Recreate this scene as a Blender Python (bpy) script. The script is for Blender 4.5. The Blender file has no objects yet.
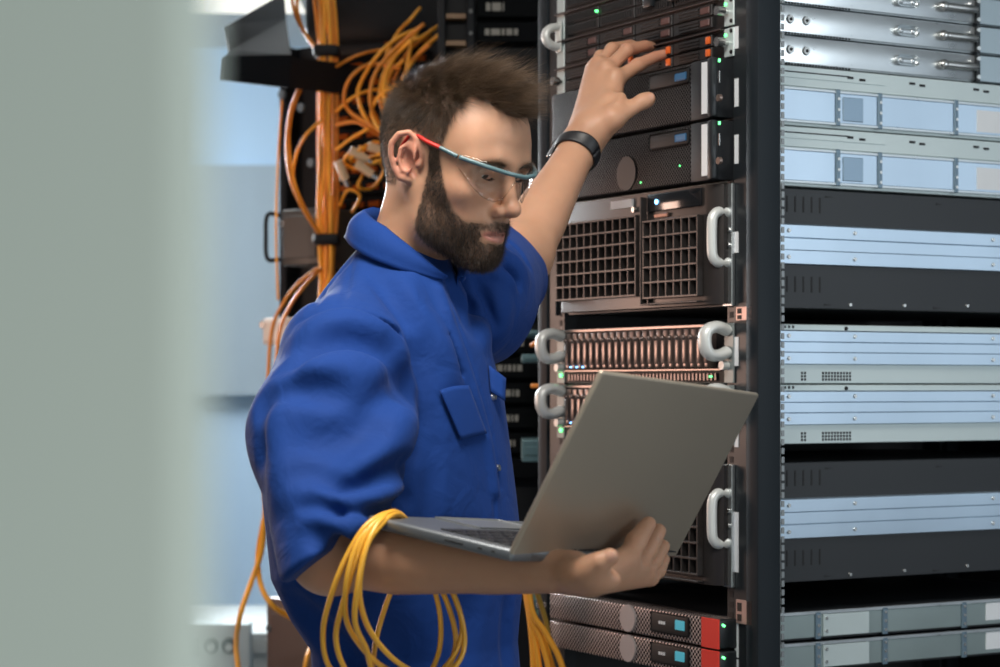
import bpy, bmesh, math, random
import numpy as np
from mathutils import Vector, Matrix
from mathutils.bvhtree import BVHTree
random.seed(7); rng = np.random.default_rng(11)
SC = bpy.context.scene; COL = SC.collection
F = 2100.0; HOR = 385.0; ZC = 1.38          # focal length in px of the 1000 px frame, horizon row, camera height
CAM = np.array([0.0, 0.0, ZC])
def P(px, py, Y):                            # a point of the room seen at (px, py) at depth Y
    return np.array([(px - 500.0) / F * Y, Y, ZC + (HOR - py) / F * Y])
def Vn(v): v = np.asarray(v, float); return v / (np.linalg.norm(v) + 1e-12)

# ---------------------------------------------------------------- objects
def tag(o, label=None, cat=None, group=None, kind=None):
    if label: o['label'] = label
    if cat: o['category'] = cat
    if group: o['group'] = group
    if kind: o['kind'] = kind
    return o
def empty(name, loc=(0, 0, 0), rz=0.0, **k):
    o = bpy.data.objects.new(name, None); COL.objects.link(o); o.location = loc; o.rotation_euler = (0, 0, rz)
    o.empty_display_size = 0.05
    return tag(o, **k)
def link(name, me, mats, parent=None, **k):
    o = bpy.data.objects.new(name, me); COL.objects.link(o)
    for m in (mats if isinstance(mats, (list, tuple)) else [mats]): me.materials.append(m)
    if parent is not None: o.parent = parent
    return tag(o, **k)
def copy_tree(o, parent=None):
    c = o.copy(); COL.objects.link(c); c.parent = parent
    for ch in list(o.children): copy_tree(ch, c)
    return c
def mesh_np(name, V, Fq, mats, parent=None, smooth=True, mi=None, **k):
    """numpy verts + list of face arrays"""
    me = bpy.data.meshes.new(name)
    V = np.asarray(V, np.float32); me.vertices.add(len(V)); me.vertices.foreach_set('co', V.ravel())
    if isinstance(Fq, np.ndarray): Fq = [Fq]
    n = sum(len(f) for f in Fq); idx = np.concatenate([f.ravel() for f in Fq]).astype(np.int32)
    tot = np.concatenate([np.full(len(f), f.shape[1]) for f in Fq]).astype(np.int32)
    st = np.concatenate([[0], np.cumsum(tot)[:-1]]).astype(np.int32)
    me.loops.add(len(idx)); me.loops.foreach_set('vertex_index', idx)
    me.polygons.add(n); me.polygons.foreach_set('loop_start', st); me.polygons.foreach_set('loop_total', tot)
    me.polygons.foreach_set('use_smooth', np.full(n, smooth))
    if mi is not None: me.polygons.foreach_set('material_index', np.asarray(mi, np.int32))
    me.update(calc_edges=True)
    return link(name, me, mats, parent, **k)

class MB:
    """collects simple shapes into ONE mesh"""
    def __init__(s): s.bm = bmesh.new(); s.mi = 0
    def _m(s, faces):
        for f in faces: f.material_index = s.mi
        return s
    def box(s, lo, hi, bev=0.0, seg=2):
        lo = Vector(lo); hi = Vector(hi); c = (lo + hi) / 2; d = hi - lo
        r = bmesh.ops.create_cube(s.bm, size=1, matrix=Matrix.Translation(c) @ Matrix.Diagonal((d.x, d.y, d.z, 1)))
        vs = r['verts']; fs = {f for v in vs for f in v.link_faces}; s._m(fs)
        if bev > 0:
            es = list({e for v in vs for e in v.link_edges})
            r = bmesh.ops.bevel(s.bm, geom=es, offset=bev, segments=seg, affect='EDGES', profile=.5)
            s._m(r['faces'])
        return s
    def cyl(s, a, b, r, n=16, r2=None, caps=True):
        a = Vector(a); b = Vector(b); d = b - a
        M = Matrix.Translation((a + b) / 2) @ d.to_track_quat('Z', 'Y').to_matrix().to_4x4()
        q = bmesh.ops.create_cone(s.bm, cap_ends=caps, cap_tris=False, segments=n, radius1=r, radius2=r if r2 is None else r2, depth=d.length, matrix=M)
        s._m({f for v in q['verts'] for f in v.link_faces}); return s
    def sph(s, c, r, n=14, sc=(1, 1, 1)):
        q = bmesh.ops.create_uvsphere(s.bm, u_segments=n, v_segments=max(6, n // 2), radius=1, matrix=Matrix.Translation(Vector(c)) @ Matrix.Diagonal((r * sc[0], r * sc[1], r * sc[2], 1)))
        s._m({f for v in q['verts'] for f in v.link_faces}); return s
    def prism(s, pts, axis, lo, hi):
        """polygon pts in the plane of the two other axes, extruded along axis"""
        ax = 'xyz'.index(axis)
        def mk(p, t):
            q = list(p); q.insert(ax, t); return s.bm.verts.new(q)
        A = [mk(p, lo) for p in pts]; B = [mk(p, hi) for p in pts]; n = len(pts); fs = []
        fs.append(s.bm.faces.new(A)); fs.append(s.bm.faces.new(B[::-1]))
        for i in range(n): fs.append(s.bm.faces.new((A[i], B[i], B[(i + 1) % n], A[(i + 1) % n])))
        s._m(fs); return s
    def tube(s, pts, r, n=8, closed=False, cap=True, flat=None):
        V, Q = tube_np(pts, r, n, closed, flat)
        vs = [s.bm.verts.new(v) for v in V]; fs = [s.bm.faces.new([vs[i] for i in q]) for q in Q]
        if cap and not closed:
            fs.append(s.bm.faces.new(vs[:n][::-1])); fs.append(s.bm.faces.new(vs[-n:]))
        s._m(fs); return s
    def quad(s, *p):
        s._m([s.bm.faces.new([s.bm.verts.new(q) for q in p])]); return s
    def xf(s, M): bmesh.ops.transform(s.bm, matrix=M, verts=s.bm.verts); return s
    def build(s, name, mats, parent=None, smooth=False, ang=40, **k):
        bmesh.ops.recalc_face_normals(s.bm, faces=s.bm.faces)
        me = bpy.data.meshes.new(name); s.bm.to_mesh(me); s.bm.free()
        if smooth:
            me.polygons.foreach_set('use_smooth', [True] * len(me.polygons))
            try: me.set_sharp_from_angle(angle=math.radians(ang))
            except Exception: pass
        return link(name, me, mats, parent, **k)

def spline(pts, n=8, closed=False):
    """Catmull-Rom through pts, n samples per span"""
    p = np.asarray(pts, float); m = len(p); out = []
    if closed: idx = range(m)
    else: idx = range(m - 1)
    for i in idx:
        if closed: a, b, c, d = p[(i - 1) % m], p[i], p[(i + 1) % m], p[(i + 2) % m]
        else: a, b, c, d = p[max(i - 1, 0)], p[i], p[i + 1], p[min(i + 2, m - 1)]
        t = np.linspace(0, 1, n, endpoint=False)[:, None]
        out.append(.5 * ((2 * b) + (-a + c) * t + (2 * a - 5 * b + 4 * c - d) * t ** 2 + (-a + 3 * b - 3 * c + d) * t ** 3))
    if not closed: out.append(p[-1:])
    return np.concatenate(out)
def tube_np(pts, r, n=8, closed=False, flat=None):
    p = np.asarray(pts, float); m = len(p)
    rr = np.full(m, r) if np.isscalar(r) else np.asarray(r, float)
    if closed: T = np.roll(p, -1, 0) - np.roll(p, 1, 0)
    else: T = np.gradient(p, axis=0)
    T /= np.linalg.norm(T, axis=1)[:, None] + 1e-12
    u = np.cross(T[0], [0, 0, 1.0]);
    if np.linalg.norm(u) < 1e-3: u = np.cross(T[0], [0, 1.0, 0])
    u = Vn(u); V = []
    for i in range(m):
        u = Vn(u - T[i] * (u @ T[i])); w = np.cross(T[i], u)
        a = np.arange(n) * 2 * np.pi / n
        fx, fy = (1, 1) if flat is None else flat
        V.append(p[i] + rr[i] * (np.cos(a)[:, None] * u * fx + np.sin(a)[:, None] * w * fy))
    V = np.concatenate(V); Q = []
    for i in range(m if closed else m - 1):
        j = (i + 1) % m
        for k in range(n): Q.append((i * n + k, i * n + (k + 1) % n, j * n + (k + 1) % n, j * n + k))
    return V, Q
def cable(name, pts, r, mat, parent=None, n=8, seg=8, closed=False, **k):
    V, Q = tube_np(spline(pts, seg, closed), r, n, closed)
    fl = [np.array(Q)]
    if not closed: m = len(V); fl += [np.arange(n)[::-1][None], np.arange(m - n, m)[None]]
    return mesh_np(name, V, fl, mat, parent, **k)

# ---------------------------------------------------------------- materials
def mat(name, col, rough=.5, metal=0.0, bump=None, noise=None, spec=.5, sss=0.0, coat=0.0, emit=None, estr=0.0, alpha=None, sheen=0.0):
    m = bpy.data.materials.new(name); m.use_nodes = True; nt = m.node_tree; b = nt.nodes['Principled BSDF']
    b.inputs['Base Color'].default_value = (*col, 1); b.inputs['Roughness'].default_value = rough; b.inputs['Metallic'].default_value = metal
    b.inputs['Specular IOR Level'].default_value = spec
    if coat: b.inputs['Coat Weight'].default_value = coat
    if sheen: b.inputs['Sheen Weight'].default_value = sheen; b.inputs['Sheen Roughness'].default_value = .4
    if sss: b.inputs['Subsurface Weight'].default_value = sss; b.inputs['Subsurface Radius'].default_value = (1, .35, .2); b.inputs['Subsurface Scale'].default_value = .008
    if emit: b.inputs['Emission Color'].default_value = (*emit, 1); b.inputs['Emission Strength'].default_value = estr
    tc = nt.nodes.new('ShaderNodeTexCoord')
    if noise:      # (scale, amount, stretch) colour variation
        n = nt.nodes.new('ShaderNodeTexNoise'); n.inputs['Scale'].default_value = noise[0]; n.inputs['Detail'].default_value = 5
        mp = nt.nodes.new('ShaderNodeMapping'); mp.inputs['Scale'].default_value = noise[2] if len(noise) > 2 else (1, 1, 1)
        nt.links.new(tc.outputs['Object'], mp.inputs[0]); nt.links.new(mp.outputs[0], n.inputs[0])
        r = nt.nodes.new('ShaderNodeMapRange'); r.inputs[3].default_value = 1 - noise[1]; r.inputs[4].default_value = 1 + noise[1]
        nt.links.new(n.outputs[0], r.inputs[0])
        x = nt.nodes.new('ShaderNodeVectorMath'); x.operation = 'SCALE'; x.inputs[0].default_value = col
        nt.links.new(r.outputs[0], x.inputs['Scale']); nt.links.new(x.outputs[0], b.inputs['Base Color'])
        r2 = nt.nodes.new('ShaderNodeMapRange'); r2.inputs[3].default_value = max(0, rough - .08); r2.inputs[4].default_value = rough + .08
        nt.links.new(n.outputs[0], r2.inputs[0]); nt.links.new(r2.outputs[0], b.inputs['Roughness'])
    if bump:       # (scale, strength, distance)
        n = nt.nodes.new('ShaderNodeTexNoise'); n.inputs['Scale'].default_value = bump[0]; n.inputs['Detail'].default_value = 4
        nt.links.new(tc.outputs['Object'], n.inputs[0])
        bp = nt.nodes.new('ShaderNodeBump'); bp.inputs['Strength'].default_value = bump[1]; bp.inputs['Distance'].default_value = bump[2]
        nt.links.new(n.outputs[0], bp.inputs['Height']); nt.links.new(bp.outputs[0], b.inputs['Normal'])
    return m

# ---------------------------------------------------------------- signed distance sculpting
class Sdf:
    def __init__(s): s.ops = []
    def _add(s, fn, c, r, k, op='add'): s.ops.append((fn, np.asarray(c, float), float(r), float(k), op)); return s
    def cone(s, a, b, ra, rb, k=.01, op='add', sq=None):
        a = np.asarray(a, float); b = np.asarray(b, float); ab = b - a; L2 = ab @ ab + 1e-12
        def fn(p):
            t = np.clip(((p - a) @ ab) / L2, 0, 1)
            return np.linalg.norm(p - a - t[:, None] * ab, axis=1) - (ra + (rb - ra) * t)
        return s._add(fn, (a + b) / 2, np.sqrt(L2) / 2 + max(ra, rb), k, op)
    def chain(s, pts, rs, k=.01, op='add'):
        pts = [np.asarray(p, float) for p in pts]
        rs = [rs] * len(pts) if np.isscalar(rs) else rs
        # a chain is one primitive (union of its cones), blended once
        A = np.array(pts[:-1]); B = np.array(pts[1:]); RA = np.array(rs[:-1]); RB = np.array(rs[1:])
        def fn(p):
            d = np.full(len(p), 9.0)
            for a, b, ra, rb in zip(A, B, RA, RB):
                ab = b - a; t = np.clip(((p - a) @ ab) / (ab @ ab + 1e-12), 0, 1)
                d = np.minimum(d, np.linalg.norm(p - a - t[:, None] * ab, axis=1) - (ra + (rb - ra) * t))
            return d
        c = np.mean(pts, 0); r = max(np.linalg.norm(q - c) for q in pts) + max(rs)
        return s._add(fn, c, r, k, op)
    def ell(s, c, rad, M=None, k=.01, op='add'):
        c = np.asarray(c, float); rad = np.asarray(rad, float); M = np.eye(3) if M is None else np.asarray(M)
        def fn(p):
            q = (p - c) @ M; k0 = np.linalg.norm(q / rad, axis=1); k1 = np.linalg.norm(q / rad ** 2, axis=1)
            return np.where(k0 < 1e-4, -rad.min(), k0 * (k0 - 1) / (k1 + 1e-9))
        return s._add(fn, c, rad.max(), k, op)
    def fn(s, f, c, r, k=.01, op='add'): return s._add(f, c, r, k, op)
    def ev(s, p, c=None, rad=None):
        d = np.full(len(p), .06)
        for fn, cc, r, k, op in s.ops:
            if c is not None and np.linalg.norm(cc - c) - r - rad > k + (.06 if op == 'add' else .01): continue
            e = fn(p)
            if op == 'add':
                h = np.maximum(k - np.abs(d - e), 0) / max(k, 1e-6); d = np.minimum(d, e) - h * h * k * .25
            elif op == 'sub':
                h = np.maximum(k - np.abs(d + e), 0) / max(k, 1e-6); d = np.maximum(d, -e) + h * h * k * .25
            elif op == 'disp': d = d - e      # e = outward offset
        return d
    def march(s, px, py, y0=1.6, y1=3.4):
        dirv = Vn(P(px, py, 1.0) - CAM); t = y0
        for _ in range(160):
            p = CAM + dirv * t; e = float(s.ev(p[None], p, .0)[0])
            if e < 4e-4: return p
            t += max(e * .8, 4e-4)
            if t > y1: return None
        return p
    def normal(s, p, e=.002):
        q = np.array([p + np.eye(3)[i] * e for i in range(3)] + [p - np.eye(3)[i] * e for i in range(3)])
        d = s.ev(q, p, .01); return Vn(d[:3] - d[3:])
    def mesh(s, h, lo, hi, B=20, smooth=1):
        """sparse surface nets"""
        lo = np.asarray(lo, float); N = np.ceil((np.asarray(hi) - lo) / h / B).astype(int); big = (N * B + 2).astype(np.int64)
        gx, gy, gz = np.meshgrid(*[np.arange(n) for n in N], indexing='ij'); blocks = np.stack([gx.ravel(), gy.ravel(), gz.ravel()], 1)
        C = lo + (blocks + .5) * B * h; rad = B * h * .5 * 1.7321
        # coarse pass, by slabs of blocks so that far primitives are skipped
        keep = []
        S = 6
        key = (blocks // S) @ np.array([1, 1000, 1000000])
        for kk in np.unique(key):
            ii = np.where(key == kk)[0]; cc = C[ii]; m = cc.mean(0); rr = np.linalg.norm(cc - m, axis=1).max() + rad
            d = s.ev(cc, m, rr); keep.append(ii[np.abs(d) < rad * 1.25 + .004])
        keep = np.concatenate(keep)
        ar = np.arange(B + 1); I, J, K = np.meshgrid(ar, ar, ar, indexing='ij'); loc = np.stack([I.ravel(), J.ravel(), K.ravel()], 1)
        cids, cpos, quads = [], [], []
        off = np.array([[i, j, k] for i in (0, 1) for j in (0, 1) for k in (0, 1)])
        ed = [(a, b) for a in range(8) for b in range(a + 1, 8) if np.abs(off[a] - off[b]).sum() == 1]
        def gid(c): return (c[..., 0] * big[1] + c[..., 1]) * big[2] + c[..., 2]
        for bi in keep:
            base = blocks[bi] * B; pts = lo + (base + loc) * h
            D = s.ev(pts, C[bi], rad).reshape(B + 1, B + 1, B + 1).astype(np.float32)
            ins = D < 0
            if ins.all() or not ins.any(): continue
            cnt = sum(ins[o[0]:B + o[0], o[1]:B + o[1], o[2]:B + o[2]].astype(np.int8) for o in off)
            act = np.argwhere((cnt > 0) & (cnt < 8))
            if len(act):
                cv = np.stack([D[act[:, 0] + o[0], act[:, 1] + o[1], act[:, 2] + o[2]] for o in off], 1)
                sm = np.zeros((len(act), 3)); w = np.zeros(len(act))
                for a, b in ed:
                    x = (cv[:, a] < 0) != (cv[:, b] < 0); t = np.where(x, cv[:, a] / np.where(x, cv[:, a] - cv[:, b], 1), 0)
                    sm += np.where(x[:, None], off[a] + t[:, None] * (off[b] - off[a]), 0); w += x
                cpos.append(lo + (base + act + sm / w[:, None]) * h); cids.append(gid(base + act))
            for ax in range(3):
                sl0 = [slice(0, B)] * 3; sl1 = [slice(0, B)] * 3; sl1[ax] = slice(1, B + 1)
                x = np.argwhere(ins[tuple(sl0)] != ins[tuple(sl1)])
                if not len(x): continue
                flip = ins[tuple(sl0)][tuple(x.T)]; g = base + x; u, v = [(1, 2), (2, 0), (0, 1)][ax]
                eu = np.eye(3, dtype=int)[u]; ev_ = np.eye(3, dtype=int)[v]
                q = np.stack([gid(g), gid(g - eu), gid(g - eu - ev_), gid(g - ev_)], 1)
                q = np.where(flip[:, None], q, q[:, ::-1]); quads.append(q)
        cids = np.concatenate(cids); cpos = np.concatenate(cpos); quads = np.concatenate(quads)
        o = np.argsort(cids); cids = cids[o]; V = cpos[o]
        qi = np.searchsorted(cids, quads); qi = np.minimum(qi, len(cids) - 1); ok = (cids[qi] == quads).all(1); Q = qi[ok]
        for _ in range(smooth): V = lap(V, Q, .5)
        return V, Q
def lap(V, Q, f):
    acc = np.zeros_like(V); n = np.zeros(len(V))
    for a in range(4):
        b = (a + 1) % 4
        np.add.at(acc, Q[:, a], V[Q[:, b]]); np.add.at(acc, Q[:, b], V[Q[:, a]]); np.add.at(n, Q[:, a], 1); np.add.at(n, Q[:, b], 1)
    return V + f * (acc / np.maximum(n, 1)[:, None] - V)
def vnormals(V, Q):
    n = np.cross(V[Q[:, 2]] - V[Q[:, 0]], V[Q[:, 3]] - V[Q[:, 1]]); N = np.zeros_like(V)
    for a in range(4): np.add.at(N, Q[:, a], n)
    return N / (np.linalg.norm(N, axis=1)[:, None] + 1e-12)
def rotm(yaw, pitch, roll):
    cy, sy = math.cos(yaw), math.sin(yaw); cp, sp = math.cos(pitch), math.sin(pitch); cr, sr = math.cos(roll), math.sin(roll)
    return np.array([[cy, -sy, 0], [sy, cy, 0], [0, 0, 1]]) @ np.array([[cp, 0, sp], [0, 1, 0], [-sp, 0, cp]]) @ np.array([[1, 0, 0], [0, cr, -sr], [0, sr, cr]])
def attr_f(o, name, vals):
    a = o.data.attributes.new(name, 'FLOAT', 'POINT'); a.data.foreach_set('value', np.asarray(vals, np.float32))
def sstep(a, b, x): t = np.clip((x - a) / (b - a), 0, 1); return t * t * (3 - 2 * t)
# ================================================================ the person
KP = 1.05
def PK(px, py, Y): return P(px, py, Y * KP)
HS = 0.885; HM = rotm(math.radians(-36), math.radians(18.5), math.radians(3)); HC = P(454, 158, 2.5)
def HL(x, y, z): return HC + HS * (HM @ np.array([x, y, z], float))
def to_head(p): return ((p - HC) @ HM) / HS
FW = Vn([.86, -.51, 0]); LF = Vn([.51, .86, 0])
# torso slices: z, centre px at its depth, depth Y, half depth, half width
TS = np.array([[700, 420, .108, .146], [645, 416, .108, .142], [615, 407, .122, .154], [575, 400, .134, .170], [498, 392, .133, .172], [400, 384, .127, .168], [350, 387, .114, .138],
               [318, 393, .098, .112], [290, 395, .080, .084], [268, 398, .064, .064], [252, 402, .053, .053], [243, 404, .048, .048]])
TY = 2.53
TS[:, 1] = (TS[:, 1] - 500) / F * TY; TS[:, 0] = ZC + (HOR - TS[:, 0]) / F * TY
def torso_fn(shrink=0.0):
    zs = TS[:, 0]; cx = TS[:, 1]
    def fn(p):
        z = p[:, 2]; X = np.interp(z, zs, cx); Y = TY; a = np.interp(z, zs, TS[:, 2]) - shrink; b = np.interp(z, zs, TS[:, 3]) - shrink
        dx = p[:, 0] - X; dy = p[:, 1] - Y; u = dx * FW[0] + dy * FW[1]; v = dx * LF[0] + dy * LF[1]
        ru = np.abs(u / a); rv = np.abs(v / b); r = (ru ** 2.3 + rv ** 2.3) ** (1 / 2.3)
        d = (r - 1) * np.minimum(a, b) * .92
        return np.maximum(d, np.maximum(zs[0] - z, z - zs[-1]))
    return fn
SHR, ELR, WRR = PK(340, 356, 2.27), PK(327, 553, 2.12), PK(572, 573, 1.995)
SHL, ELL, WRL = P(452, 298, 2.70), P(518, 256, 2.92), P(581, 145, 3.06)
NB = P(408, 250, 2.525)

def build_head(S):
    def h(*p): return HL(*p)
    def r(*q): return np.array(q) * HS
    A = lambda c, rad, k, op='add', M=None: S.ell(h(*c), r(*rad), HM if M is None else HM @ M, k * HS, op)
    A((-.010, 0, .034), (.100, .076, .084), .01)
    A((-.045, 0, .000), (.058, .060, .056), .03)
    A((.045, 0, .042), (.050, .061, .052), .03)
    A((.040, 0, -.040), (.052, .057, .066), .03)
    for s in (-1, 1): A((.030, s * .050, .018), (.045, .017, .035), .03)
    S.chain([h(.074, -.050, .010), h(.089, -.028, .019), h(.0925, 0, .016), h(.089, .028, .019), h(.074, .050, .010)], .0085 * HS, .02 * HS)
    for s in (-1, 1):
        S.cone(h(.0, s * .056, -.045), h(.028, s * .050, -.088), .017 * HS, .017 * HS, .03 * HS)
        S.cone(h(.028, s * .050, -.088), h(.074, s * .018, -.113), .017 * HS, .016 * HS, .03 * HS)
        A((.054, s * .050, -.030), (.026, .017, .017), .025)
    A((.030, 0, -.085), (.052, .044, .028), .03)
    A((.072, 0, -.076), (.026, .031, .030), .022)
    A((.077, 0, -.110), (.021, .024, .018), .02)
    for s in (-1, 1): A((.040, s * .040, -.062), (.036, .020, .036), .02)
    for s in (-1, 1): A((.104, s * .034, -.001), (.022, .022, .0125), .016, 'sub')
    # nose
    S.cone(h(.089, 0, .012), h(.111, 0, -.036), .0065 * HS, .0095 * HS, .014 * HS)
    A((.113, 0, -.041), (.0125, .0125, .0105), .008)
    for s in (-1, 1): A((.100, s * .0135, -.047), (.0115, .0072, .0085), .006)
    for s in (-1, 1): A((.1075, s * .0070, -.0545), (.0055, .0036, .0040), .004, 'sub')
    # lips
    S.chain([h(.083, -.025, -.080), h(.095, -.013, -.0755), h(.1005, -.004, -.0735), h(.1000, 0, -.0745), h(.1005, .004, -.0735), h(.095, .013, -.0755), h(.083, .025, -.080)], [x * HS for x in (.002, .0044, .0050, .0048, .0050, .0044, .002)], .008 * HS)
    S.chain([h(.083, -.023, -.082), h(.095, -.011, -.0855), h(.0985, 0, -.087), h(.095, .011, -.0855), h(.083, .023, -.082)], [x * HS for x in (.002, .0052, .0062, .0052, .002)], .008 * HS)
    S.chain([h(.086, -.027, -.0808), h(.0995, -.012, -.0802), h(.1055, 0, -.0805), h(.0995, .012, -.0802), h(.086, .027, -.0808)], .0012 * HS, .005 * HS, 'sub')
    S.cone(h(.104, 0, -.060), h(.105, 0, -.069), .0015 * HS, .0022 * HS, .006 * HS, 'sub')
    # eyelids with a slit
    for s in (-1, 1):
        A((.0715, s * .032, .000), (.0145, .0160, .0140), .005)
        A((.091, s * .032, -.0065), (.012, .0125, .0030), .003, 'sub', rotm(0, .25, 0))
        S.chain([h(.081, s * .019, .0045), h(.0885, s * .030, .0085), h(.079, s * .046, .003)], .0010 * HS, .004 * HS, 'sub')
    for s in (-1, 1):       # folds beside the nose, pouches under the eyes
        S.chain([h(.1015, s * .0200, -.050), h(.0960, s * .0285, -.062), h(.0900, s * .0330, -.074)], .0014 * HS, .007 * HS, 'sub')
        S.chain([h(.0895, s * .022, -.0170), h(.0865, s * .034, -.0185), h(.078, s * .045, -.0140)], .0010 * HS, .006 * HS, 'sub')
    # ears
    for s in (-1, 1):
        def e(x, z, o=0.0): return h(x, s * (.0725 + o - (x - .004) * .42), z)
        S.ell(e(-.014, -.006, -.001), r(.019, .0055, .029), HM @ rotm(s * .42, 0, 0) @ rotm(0, .15, 0), .008 * HS)
        S.chain([e(.006, -.010, .003), e(.004, .006, .004), e(-.003, .020, .005), e(-.015, .0275, .006), e(-.027, .022, .007), e(-.033, .008, .008), e(-.031, -.008, .007), e(-.025, -.022, .005), e(-.016, -.033, .003), e(-.006, -.034, .001)],
                [x * HS for x in (.002, .0030, .0036, .0040, .0042, .0042, .0040, .0040, .0055, .0052)], .004 * HS)
        S.chain([e(-.014, .015, .003), e(-.022, .004, .005), e(-.021, -.010, .005), e(-.013, -.022, .005)], [x * HS for x in (.0022, .0030, .0032, .0034)], .005 * HS)
        S.ell(e(-.008, -.008, .007), r(.0085, .0100, .0125), HM, .005 * HS, 'sub')
        S.ell(e(.003, -.011, .003), r(.0040, .0045, .0060), HM, .004 * HS)
    # neck
    S.chain([h(-.028, 0, -.030), (h(-.028, 0, -.030) * .45 + NB * .55) + np.array([.002, 0, 0]), NB], [.050, .049, .046], .025)

def finger(S, pts, rs, k=.006):
    S.chain(pts, rs, k)
    S.ell(pts[1], np.full(3, rs[1] * 1.07), None, .004)
def build_hand_left(S):
    # index finger touches a drive, others curl behind it, thumb hangs free
    w = WRL; mi, mm, mr, mp = P(617, 79, 3.095), P(607, 70, 3.112), P(599, 66, 3.128), P(593, 70, 3.142)
    S.cone(w, P(590, 128, 3.058), .0265, .026, .02)
    for m, o, ra, rb in ((mi, P(594, 128, 3.052), .0150, .0128), (mm, P(590, 127, 3.065), .0150, .0128), (mr, P(585, 126, 3.078), .0145, .0118), (mp, P(581, 126, 3.09), .0130, .0108)):
        S.cone(o, m, ra, rb, .022)
    S.cone(P(603, 118, 3.06), P(612, 96, 3.085), .015, .011, .02)
    finger(S, [mi, P(638, 65, 3.118), P(655, 57, 3.135), P(669, 53, 3.148)], [.0108, .0098, .0086, .0070])
    finger(S, [mm, P(627, 50, 3.130), P(645, 46, 3.158), P(655, 47, 3.180)], [.0108, .0098, .0086, .0070])
    finger(S, [mr, P(612, 49, 3.150), P(631, 45, 3.182), P(641, 48, 3.203)], [.0102, .0094, .0082, .0066])
    finger(S, [mp, P(600, 56, 3.166), P(613, 52, 3.196), P(622, 57, 3.215)], [.0090, .0082, .0072, .0060])
    # thumb leaves the side of the palm
    S.cone(P(594, 131, 3.046), P(613, 118, 3.036), .0170, .0155, .022)
    S.chain([P(613, 118, 3.036), P(631, 108, 3.046), P(649, 98.5, 3.054)], [.0145, .0118, .0092], .012)
    S.ell(P(644, 101, 3.051), (.0125, .0105, .0105), None, .008)
    S.ell(P(651, 97, 3.048), (.0058, .0018, .0058), rotm(0, .5, .2), .002)
    for m in (mi, mm, mr): S.ell(m + np.array([-.003, -.007, .004]), np.full(3, .0085), None, .010)
    S.ell(P(611, 104, 3.060), (.017, .015, .017), None, .012)
    S.cone(P(619, 104, 3.035), P(622, 96, 3.05), .003, .004, .014)      # web between thumb and index
LO, LB, LW, LL = [CAM + (np.array(v) - CAM) * KP for v in ((.0101, 1.95, 1.2156), tuple(P(365, 526.5, 2.058)), (.184, 2.204, 1.194), (.093, 1.908, 1.386))]
LN = Vn(np.cross(LL - LO, LW - LO)); LN = LN if LN[1] < 0 else -LN      # outward normal of the laptop lid
def LID(px, py, off):                                                   # point seen at (px, py), off metres in front of the lid
    d = P(px, py, 1.0) - CAM; t = ((LO + LN * off - CAM) @ LN) / (d @ LN); return CAM + d * t
def build_hand_right(S):
    w = WRR; q = .006
    f1 = [LID(628, 557, .030), LID(636, 542, .022), LID(643, 531, q + .011), LID(648.5, 524, q + .008)]
    f2 = [LID(638, 563, .026), LID(647, 550, .020), LID(654, 538, q + .010), LID(658.5, 531, q + .008)]
    f3 = [LID(645, 570, .024), LID(653, 560, .018), LID(659, 552, q + .009), LID(663, 546.5, q + .007)]
    f4 = [LID(650, 577, .022), LID(657, 570, .016), LID(661, 564, q + .008), LID(664, 559, q + .006)]
    S.cone(w, PK(588, 577, 1.975), .0170, .0160, .012)
    S.cone(w + np.array([0, .012, 0]), PK(588, 578, 1.99), .0160, .0160, .012)
    for f, o, ra, rb in ((f1, PK(590, 576, 1.968), .0125, .0125), (f2, PK(592, 579, 1.978), .0125, .0122), (f3, PK(593, 581, 1.99), .0120, .0115), (f4, PK(592, 583, 2.0), .0115, .0100)):
        S.cone(o, f[0], ra, rb, .010)
    finger(S, f1, [.0112, .0106, .0098, .0082], .003)
    finger(S, f2, [.0112, .0104, .0096, .0082], .003)
    finger(S, f3, [.0106, .0098, .0088, .0076], .003)
    finger(S, f4, [.0094, .0086, .0078, .0066], .003)
    S.ell(PK(601, 580, 1.966), (.020, .014, .012), None, .012)               # heel of the hand
    S.cone(PK(574, 574, 1.975), PK(591, 571, 1.955), .0130, .0135, .016)     # ball of the thumb
    S.chain([PK(588, 571, 1.955), PK(600, 562.5, 1.945), PK(610, 557, 1.945)], [.0128, .0108, .0088], .010)
    S.ell(PK(611.5, 556, 1.9365), (.0052, .0016, .0058), rotm(0, .4, -.1), .002)
def build_arms(S):
    # right: upper arm hidden in the sleeve, forearm under the laptop
    S.cone(SHR, ELR, .050, .042, .03)
    S.chain([ELR, ELR * .70 + WRR * .30 + np.array([0, 0, -.001]), ELR * .3 + WRR * .7, WRR], [.033, .0365, .027, .0180], .015)
    S.chain([ELR * .3 + WRR * .7 + np.array([0, .016, 0]), WRR + np.array([0, .014, 0])], [.025, .0175], .015)
    S.ell(ELR + np.array([.008, -.004, -.008]), (.031, .031, .031), None, .02)
    S.cone(SHL, ELL, .054, .046, .03)
    S.chain([ELL, ELL * .68 + WRL * .32, ELL * .3 + WRL * .7, WRL], [.044, .0405, .031, .0262], .02)
    S.ell(P(516, 246, 2.90), (.028, .04, .028), None, .02)
body = Sdf()
body.fn(torso_fn(.026), (-.12, TY, 1.28), .40, .02)
for s in (SHR, SHL): body.ell(s, (.05, .05, .045), None, .03)
build_head(body); build_arms(body); build_hand_left(body); build_hand_right(body)

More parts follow.
